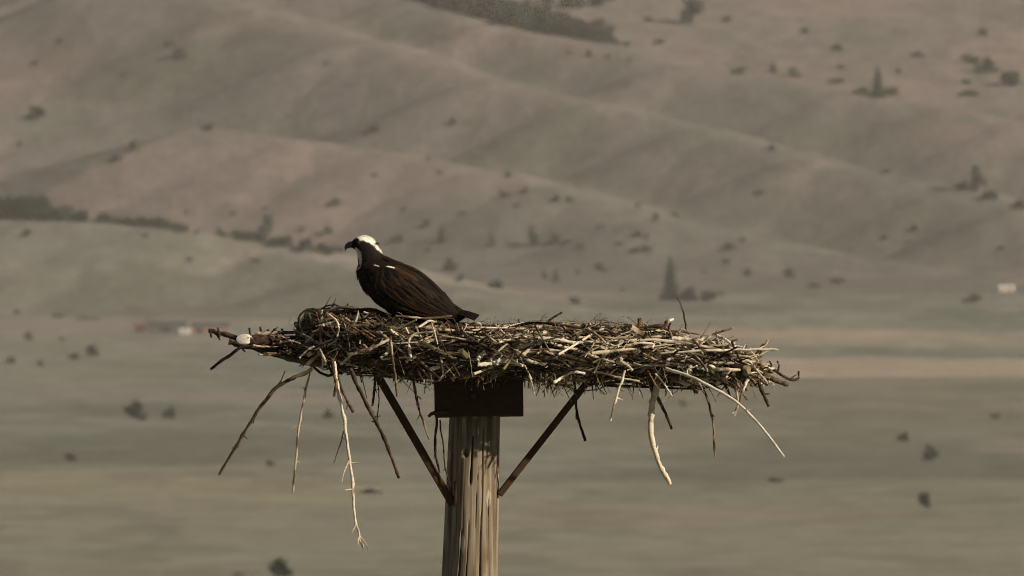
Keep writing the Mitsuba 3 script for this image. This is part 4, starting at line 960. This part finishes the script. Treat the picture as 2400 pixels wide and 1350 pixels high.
def tuft(center, n, length, spread, down, rng, r=.75):
    ms = []
    for k in range(n):
        o = np.array(center) + rng.normal(size=3) * np.array(spread)
        d = rng.normal(size=3) * .5 + np.array(down)
        d /= np.linalg.norm(d)
        L = length * rng.uniform(.4, 1.1)
        b = rng.normal(size=3) * L * .16
        ms.append(tube([o, o + d * L * .5 + b, o + d * L], [r * p1, r * .6 * p1], 3, 5, 0, rng))
    return ms


straw, moss = [], []
for k in range(170):
    x = rs.uniform(NX0 + .03, NX1 - .03)
    a = rs.uniform(.05, .95) * math.pi if k % 5 else rs.uniform(1.0, 1.95) * math.pi
    c = shell(np.array(x), np.array(a), .004)
    (straw if rs.random() < .75 else moss).extend(tuft(c, 7, .07, (.02, .015, .010), (rs.choice([-1, 1]) * 1.1, -.25, .0), rs))
for u, n in ((1290, 60), (1250, 14), (1330, 14), (1400, 8), (1560, 10), (1620, 10), (1700, 10), (1150, 10), (1010, 8)):   # grass hanging from the lower edge
    x = .1450 + (u - 1200) / 620
    c = (x, -float(half_depth(x)) * .8, float(low_at(x)) + .01)
    (moss if n > 40 else straw).extend(tuft(c, n, .075, (.025, .05, .008), (.25, -.1, -1.3), rs, 1.0))
for k in range(60):                                               # soft lining on top
    x = rs.uniform(-.35, .75)
    c = (x, rs.uniform(-.35, .4), float(top_at(x)) + .0)
    moss.extend(tuft(c, 8, .06, (.03, .03, .004), (rs.choice([-1, 1]), .2, .05), rs))
tag(part('stick_nest', 'straw', join(straw), 'straw'), kind='stuff')
tag(part('stick_nest', 'moss', join(moss), 'moss_grass'), kind='stuff')

# ---------------------------------------------------------------- the osprey
BD = -.20                                                         # how far the bird stands before the pole's axis
SECT = np.array([[(-0.4590, -0.2000, 5.4468), (-0.4590, -0.2000, 5.4709)], [(-0.4510, -0.2000, 5.4436), (-0.4462, -0.2000, 5.4822)], [(-0.4430, -0.2000, 5.4372), (-0.4317, -0.2000, 5.4902)], [(-0.4381, -0.2000, 5.4275), (-0.4124, -0.2000, 5.4934)],
                 [(-0.4365, -0.2000, 5.4163), (-0.3883, -0.2000, 5.4854)], [(-0.4365, -0.2000, 5.4050), (-0.3691, -0.2000, 5.4677)], [(-0.4349, -0.2000, 5.3938), (-0.3562, -0.2000, 5.4436)], [(-0.4365, -0.2000, 5.3826), (-0.3369, -0.2000, 5.4195)],
                 [(-0.4397, -0.2000, 5.3697), (-0.3016, -0.2000, 5.4018)], [(-0.4397, -0.2000, 5.3520), (-0.2598, -0.2000, 5.3858)], [(-0.4285, -0.2000, 5.3167), (-0.2004, -0.2000, 5.3569)], [(-0.4044, -0.2000, 5.2781), (-0.1554, -0.2000, 5.3183)],
                 [(-0.3659, -0.2000, 5.2380), (-0.1152, -0.2000, 5.2797)], [(-0.3177, -0.2000, 5.2026), (-0.0863, -0.2000, 5.2460)], [(-0.2486, -0.2000, 5.1721), (-0.0638, -0.2000, 5.2251)], [(-0.1683, -0.2000, 5.1528), (-0.0413, -0.2000, 5.2091)], [(-0.0831, -0.2000, 5.1496), (-0.0189, -0.2000, 5.1914)]])
HALFW = np.array([5, 10, 14, 17, 18.5, 19, 20, 23, 30, 39, 49, 53, 51, 45, 36, 26, 14]) * p1


def section(s):
    """Lower point, upper point and half width of the body at s from 0 (bill) to 1 (tail)."""
    n = len(SECT)
    flat = np.concatenate([SECT.reshape(n, 6), HALFW[:, None]], 1)
    t = np.clip(np.asarray(s, float), 0, 1) * (n - 1)
    i = np.clip(t.astype(int), 0, n - 2)
    f = (t - i)[..., None]
    q = np.vstack([2 * flat[0] - flat[1], flat, 2 * flat[-1] - flat[-2]])
    a, b, c, d = q[i], q[i + 1], q[i + 2], q[i + 3]
    r = .5 * (2 * b + (c - a) * f + (2 * a - 5 * b + 4 * c - d) * f ** 2 + (3 * b - a - 3 * c + d) * f ** 3)
    return r[..., :3], r[..., 3:6], r[..., 6]


def body(s, a, off=0.0):
    """A point on the bird's skin: a = 0 on the back, 90 degrees on its left side (towards the camera), 180 on the breast."""
    lo_, up, w = section(s)
    s, a = np.broadcast_arrays(np.asarray(s, float), np.asarray(a, float))
    m, h = (lo_ + up) / 2, (up - lo_) / 2
    hl = np.linalg.norm(h, axis=-1, keepdims=True)
    ca, sa = np.cos(a)[..., None], np.sin(a)[..., None]
    off = np.broadcast_to(np.asarray(off, float), s.shape)[..., None]
    return m + h * (1 + off / hl) * ca + np.array([0, -1.0, 0]) * (w[..., None] + off) * np.sign(sa) * np.abs(sa) ** .92


ss, aa = np.linspace(0, 1, 130), np.linspace(0, 2 * np.pi, 72, endpoint=False)
S_, A_ = np.meshgrid(ss, aa, indexing='ij')
bv = body(S_, A_)
bv = bv + (.0035 * (meshkit.fbm(bv * np.array([60, 60, 60.0]), 3, 6) - .5))[..., None] * np.clip(S_ * 3, 0, 1)[..., None]
lo_, up, w_ = section(S_)
# plumage: white crown and cheek stripe, dark brown elsewhere
brown = np.array([.007, .0042, .0028])
colr = np.tile(brown, S_.shape + (1,)) * (.7 + .7 * meshkit.fbm(bv * 45.0, 3, 2)[..., None])
ad = np.degrees(np.abs((A_ + np.pi) % (2 * np.pi) - np.pi))
jag = 9 * (meshkit.noise(bv * 170.0) - .5) + 14 * (meshkit.noise(bv * 70.0, 4) - .5)
crown = (S_ > .085) & (S_ < .425) & (ad + jag < np.interp(S_, [.085, .12, .16, .2, .27, .33, .38, .425], [16, 48, 64, 68, 54, 42, 32, 16]))
cheek = (S_ > .10) & (S_ < .53) & (ad + jag * .6 > np.interp(S_, [.1, .2, .3, .4, .5, .54], [128, 126, 124, 130, 142, 170]))
white, buffw = np.array([.82, .79, .70]), np.array([.60, .51, .48])
colr[crown] = white
colr[cheek] = buffw
front = (S_ > .12) & (S_ < .52) & (ad + jag * .5 > np.interp(S_, [.1, .2, .3, .4, .52], [172, 160, 155, 150, 160]))
colr[front] = np.array([.16, .115, .10])
n0, n1 = S_.shape
i, j = np.meshgrid(np.arange(n0 - 1), np.arange(n1), indexing='ij')
k = (j + 1) % n1
q = np.stack([i * n1 + j, (i + 1) * n1 + j, (i + 1) * n1 + k, i * n1 + k], -1).reshape(-1, 4)
caps = np.vstack([np.stack([np.full(n1, n0 * n1), np.arange(n1), (np.arange(n1) + 1) % n1], 1), np.stack([np.full(n1, n0 * n1 + 1), (n0 - 1) * n1 + (np.arange(n1) + 1) % n1, (n0 - 1) * n1 + np.arange(n1)], 1)])
vv = np.vstack([bv.reshape(-1, 3), bv[0].mean(0), bv[-1].mean(0)])
cc = np.vstack([colr.reshape(-1, 3), brown, brown])
scene['plumage'] = {'type': 'twosided', 'b': {'type': 'principled', 'base_color': {'type': 'mesh_attribute', 'name': 'vertex_color'}, 'roughness': .75, 'specular': .2}}
tag('osprey', 'brown osprey with a white crown standing on the left part of the nest, facing left', 'bird')
part('osprey', 'body', (vv, np.vstack([q[:, [0, 1, 2]], q[:, [0, 2, 3]], caps])), 'plumage', True, 'dark brown body and head with white crown and pale throat stripe', color=cc)
scene['horn'] = pl((.012, .011, .011), .35, .5)
scene['eye_amber'] = pl((.14, .08, .015), .15, .6)
scene['pupil_black'] = pl((.004, .004, .004), .1, .6)
FEATHERS = [((.006, .0035, .0022), (.010, .006, .0036)), ((.012, .0065, .0030), (.024, .013, .0060)), ((.013, .008, .0042), (.024, .015, .0075)), ((.0035, .0024, .0018), (.0065, .004, .003)), ((.028, .0135, .0055), (.048, .026, .012))]
for s, (a, b) in enumerate(FEATHERS):
    scene[f'feather_{s}'] = pl(proc((lambda a, b: lambda p, n, uv: mix(a, b, fbm(p.x * 130, p.y * 130, p.z * 130, 3)))(a, b)), .75, .15)
scene['feather_white'] = pl((.72, .69, .64), .8, .1)
scene['scale_grey'] = pl((.20, .21, .20), .6, .3)

# the hooked bill
bl = [((-0.4542, -0.2000, 5.4484), (-0.4558, -0.2000, 5.4725), 6.5), ((-0.4655, -0.2000, 5.4468), (-0.4671, -0.2000, 5.4709), 5.6), ((-0.4735, -0.2000, 5.4452), (-0.4767, -0.2000, 5.4661), 4.4), ((-0.4799, -0.2000, 5.4404), (-0.4831, -0.2000, 5.4597), 3.0), ((-0.4831, -0.2000, 5.4340), (-0.4863, -0.2000, 5.4484), 1.6), ((-0.4815, -0.2000, 5.4291), (-0.4839, -0.2000, 5.4324), .5)]
rings = []
for lo2, up2, w2 in bl:
    lo2, up2 = np.array(lo2), np.array(up2)
    t = np.linspace(0, 2 * np.pi, 14, endpoint=False)[:, None]
    rings.append((lo2 + up2) / 2 + (up2 - lo2) / 2 * np.cos(t) + np.array([0, -1, 0]) * w2 * p1 * np.sin(t))
rv = np.vstack(rings + [rings[-1].mean(0, keepdims=True)])
fb = []
for r_ in range(len(bl) - 1):
    for s in range(14):
        fb.append([r_ * 14 + s, (r_ + 1) * 14 + s, (r_ + 1) * 14 + (s + 1) % 14])
        fb.append([r_ * 14 + s, (r_ + 1) * 14 + (s + 1) % 14, r_ * 14 + (s + 1) % 14])
for s in range(14):
    fb.append([(len(bl) - 1) * 14 + s, len(bl) * 14, (len(bl) - 1) * 14 + (s + 1) % 14])
part('osprey', 'bill', (rv, np.array(fb)), 'horn', True, 'black hooked bill')
for side in (1, -1):
    c = body(np.array(.145), np.array(side * deg(84)), -.0015)
    e = trimesh.creation.icosphere(2, 2.7 * p1)
    key = part('osprey', 'eye', (np.array(e.vertices) + c, e.faces), 'eye_amber', True)
    pu = trimesh.creation.icosphere(2, 1.9 * p1)
    part(key, 'pupil', (np.array(pu.vertices) + c + [-.0006, -side * .0024, .0002], pu.faces), 'pupil_black', True)


def feather(s0, a0, s1, a1, wide, off0, off1, dome=.0022):
    """One contour feather lying on the skin from (s0, a0) to (s1, a1)."""
    n, m = 7, 5
    out = []
    for t in np.linspace(0, 1, n):
        prof = (1 - (2 * t - 1) ** 4 * (.55 if t < .5 else 1.0)) ** .8 * (1 if t > 0 else .6)
        prof = max(prof, .04)
        for u in np.linspace(-1, 1, m):
            s = s0 + (s1 - s0) * t
            a = a0 + (a1 - a0) * t + u * wide * prof
            out.append(body(np.array(s - .006 * (1 - u * u) * -1), np.array(a), off0 + (off1 - off0) * t + dome * (1 - u * u)))
    v = np.array(out)
    f = [[r * m + c, r * m + c + 1, (r + 1) * m + c + 1, (r + 1) * m + c] for r in range(n - 1) for c in range(m - 1)]
    return v, np.array(f)


rf = np.random.default_rng(5)
for tone, count in ((0, 120), (1, 70), (2, 26)):                  # small contour feathers over the back, neck and breast
    ms = []
    for k in range(count):
        s = rf.uniform(.44, .93)
        a = rf.uniform(-48, 48) if rf.random() < .62 else rf.uniform(118, 242)
        ms.append(feather(s, math.radians(a), s + rf.uniform(.030, .055), math.radians(a + rf.normal() * 4), rf.uniform(.07, .12), .0006, rf.uniform(.0035, .0075), .0016))
    tag(part('osprey', 'body_feathers', join(ms), f'feather_{tone}', True), kind='stuff')
for side, wing_label in ((1, 'folded brown wing on the near side'), (-1, None)):
    ws, wa = np.meshgrid(np.linspace(.545, .965, 40), np.linspace(0, 1, 18), indexing='ij')
    upper = np.interp(ws, [.545, .62, .75, .88, .965], [42, 26, 20, 26, 62])
    lower = np.interp(ws, [.545, .58, .66, .78, .88, .965], [84, 124, 138, 130, 112, 92])
    ang_ = np.radians(upper + (lower - upper) * wa) * side
    edge = 1 - np.abs(2 * wa - 1) ** 6
    wv = body(ws, ang_, .0005 + .009 * edge * np.clip((ws - .545) * 14, 0, 1))
    i, j = np.meshgrid(np.arange(39), np.arange(17), indexing='ij')
    q = np.stack([i * 18 + j, i * 18 + j + 1, (i + 1) * 18 + j + 1, (i + 1) * 18 + j], -1).reshape(-1, 4)
    wing = part('osprey', 'wing', (wv.reshape(-1, 3), q), 'feather_0', True, wing_label)
    rows = [(.555, .075, 7, .10), (.600, .080, 9, .095), (.645, .085, 10, .09), (.692, .10, 10, .09), (.742, .14, 9, .095), (.795, .16, 7, .10)]
    for r_, (s0, L, n, wd) in enumerate(rows):
        for k in range(n):
            fr = (k + .5 + rf.normal() * .12) / n
            sa_, sb = s0 + rf.normal() * .006, s0 + L + rf.normal() * .008
            ua, la = np.interp(sa_, [.545, .62, .75, .88, .965], [42, 26, 20, 26, 62]), np.interp(sa_, [.545, .58, .66, .78, .88, .965], [84, 124, 138, 130, 112, 92])
            ub, lb = np.interp(sb, [.545, .62, .75, .88, .965], [42, 26, 20, 26, 62]), np.interp(sb, [.545, .58, .66, .78, .88, .965], [84, 124, 138, 130, 112, 92])
            a0, a1 = math.radians(ua + (la - ua) * fr) * side, math.radians(ub + (lb - ub) * (fr * .94 + .03)) * side
            tone = rf.choice(5, p=[.34, .26, .16, .16, .08] if fr > .25 else [.5, .1, .0, .4, 0])
            part(wing, 'feather', feather(sa_, a0, sb, a1, wd, .0105 + .0008 * r_, .0150), f'feather_{tone}', True)
    # the long flight feathers down to the wing tip
    for k in range(9):
        fr = .12 + .8 * k / 8
        a0 = math.radians(24 + 96 * fr) * side
        a1 = math.radians(58 + 30 * fr) * side
        part(wing, 'flight_feather', feather(.80, a0, .975 - .012 * abs(k - 3), a1, .075, .0115, .0135), f'feather_{[3, 0, 3, 0, 1, 0, 3, 1, 0][k]}', True)
    for (s0, a0, s1, a1, wd) in ((.554, 75, .579, 68, .075), (.508, 95, .543, 89, .040)) if side == 1 else ():
        part(wing, 'white_feather', feather(s0, math.radians(a0), s1, math.radians(a1), wd, .0145, .0175), 'feather_white', True, 'small white feather on the shoulder')

# raised nape and crown feathers, the tail, the legs
nape = []
for k in range(46):
    s = rf.uniform(.13, .36)
    a = math.radians(rf.uniform(-40, 40))
    nape.append(feather(s, a, s + .045, a * .95, .11, .0006, .0028 + .002 * (s > .3), .0010))
part('osprey', 'crown_feathers', join(nape), 'feather_white', True, 'ruffled white crown feathers')
tag('osprey__crown_feathers', 'ruffled white crown feathers', kind='stuff')
part('osprey', 'nape_tuft', join([feather(.315, math.radians(a), .345, math.radians(a * .8), .16, .002, .011 + .002 * b, .002) for a, b in ((-22, 0), (0, 1), (14, 0), (26, 1))]), 'feather_3', True, 'dark tuft at the back of the head')
for k in range(9):
    e = (k - 4) / 4
    base = np.array((-0.1217, -0.2000, 5.2123)) + [0, e * .022, -.002 * abs(e)]
    tip = np.array((0.0181, -0.2000, 5.1818)) + [-.012 * abs(e), e * .052, -.004 * abs(e)]
    d = tip - base
    side_ = np.array([0, 1.0, 0])
    up_ = np.array([.28, 0, .96])
    v = []
    for t in np.linspace(0, 1, 9):
        w2 = .0155 * min(1, .45 + 1.2 * t) * (1 if t < .86 else math.sqrt(max(0, 1 - ((t - .86) / .15) ** 2)) + .05)
        for u in (-1, 0, 1):
            v.append(base + d * t + side_ * w2 * u + up_ * (.003 * (1 - abs(u)) + .0030 * (2 - abs(k - 4)) + .010 * math.sin(t * 2.6)))
    v = np.array(v)
    f = np.array([[r * 3 + c, r * 3 + c + 1, r * 3 + c + 4, r * 3 + c + 3] for r in range(8) for c in range(2)])
    th = np.vstack([v, v - up_ * .0045])
    m = len(v)
    rim = [[r * 3, (r + 1) * 3, (r + 1) * 3 + m, r * 3 + m] for r in range(8)] + [[r * 3 + 2, r * 3 + 2 + m, (r + 1) * 3 + 2 + m, (r + 1) * 3 + 2] for r in range(8)] + [[24, 25, 25 + m, 24 + m], [25, 26, 26 + m, 25 + m]]
    part('osprey', 'tail_feather', (th, np.vstack([f, f[:, ::-1] + m, rim])), 'feather_3', 40)
for side in (1, -1):
    y = -.2 - side * .030
    hip, knee = np.array([(-0.2759, -0.2000, 5.2107)[0], y, (-0.2759, -0.2000, 5.2107)[2]]), np.array([(-0.2887, -0.2000, 5.1721)[0], y - side * .004, (-0.2887, -0.2000, 5.1721)[2]])
    foot = np.array([(-0.2920, -0.2000, 5.1464)[0], y - side * .006, (-0.2920, -0.2000, 5.1464)[2]])
    ms = [tube([hip, (hip + knee) / 2, knee], [.026, .020, .010], 12, 10)]
    leg = part('osprey', 'leg', join(ms), 'feather_0', True)
    ms = [tube([knee + [0, 0, .01], foot], [.0075, .0065], 10, 6)]
    for ta in (-2.6, -.45, .25, 3.0):
        tip = foot + np.array([-math.cos(ta) * .036, math.sin(ta) * .024, -.004])
        ms.append(tube([foot, (foot + tip) / 2 + [0, 0, .006], tip, tip + (tip - foot) * .28 + [0, 0, -.010]], [.006, .005, .0035, .0008], 8, 10))
    part(leg, 'foot', join(ms), 'scale_grey', True)
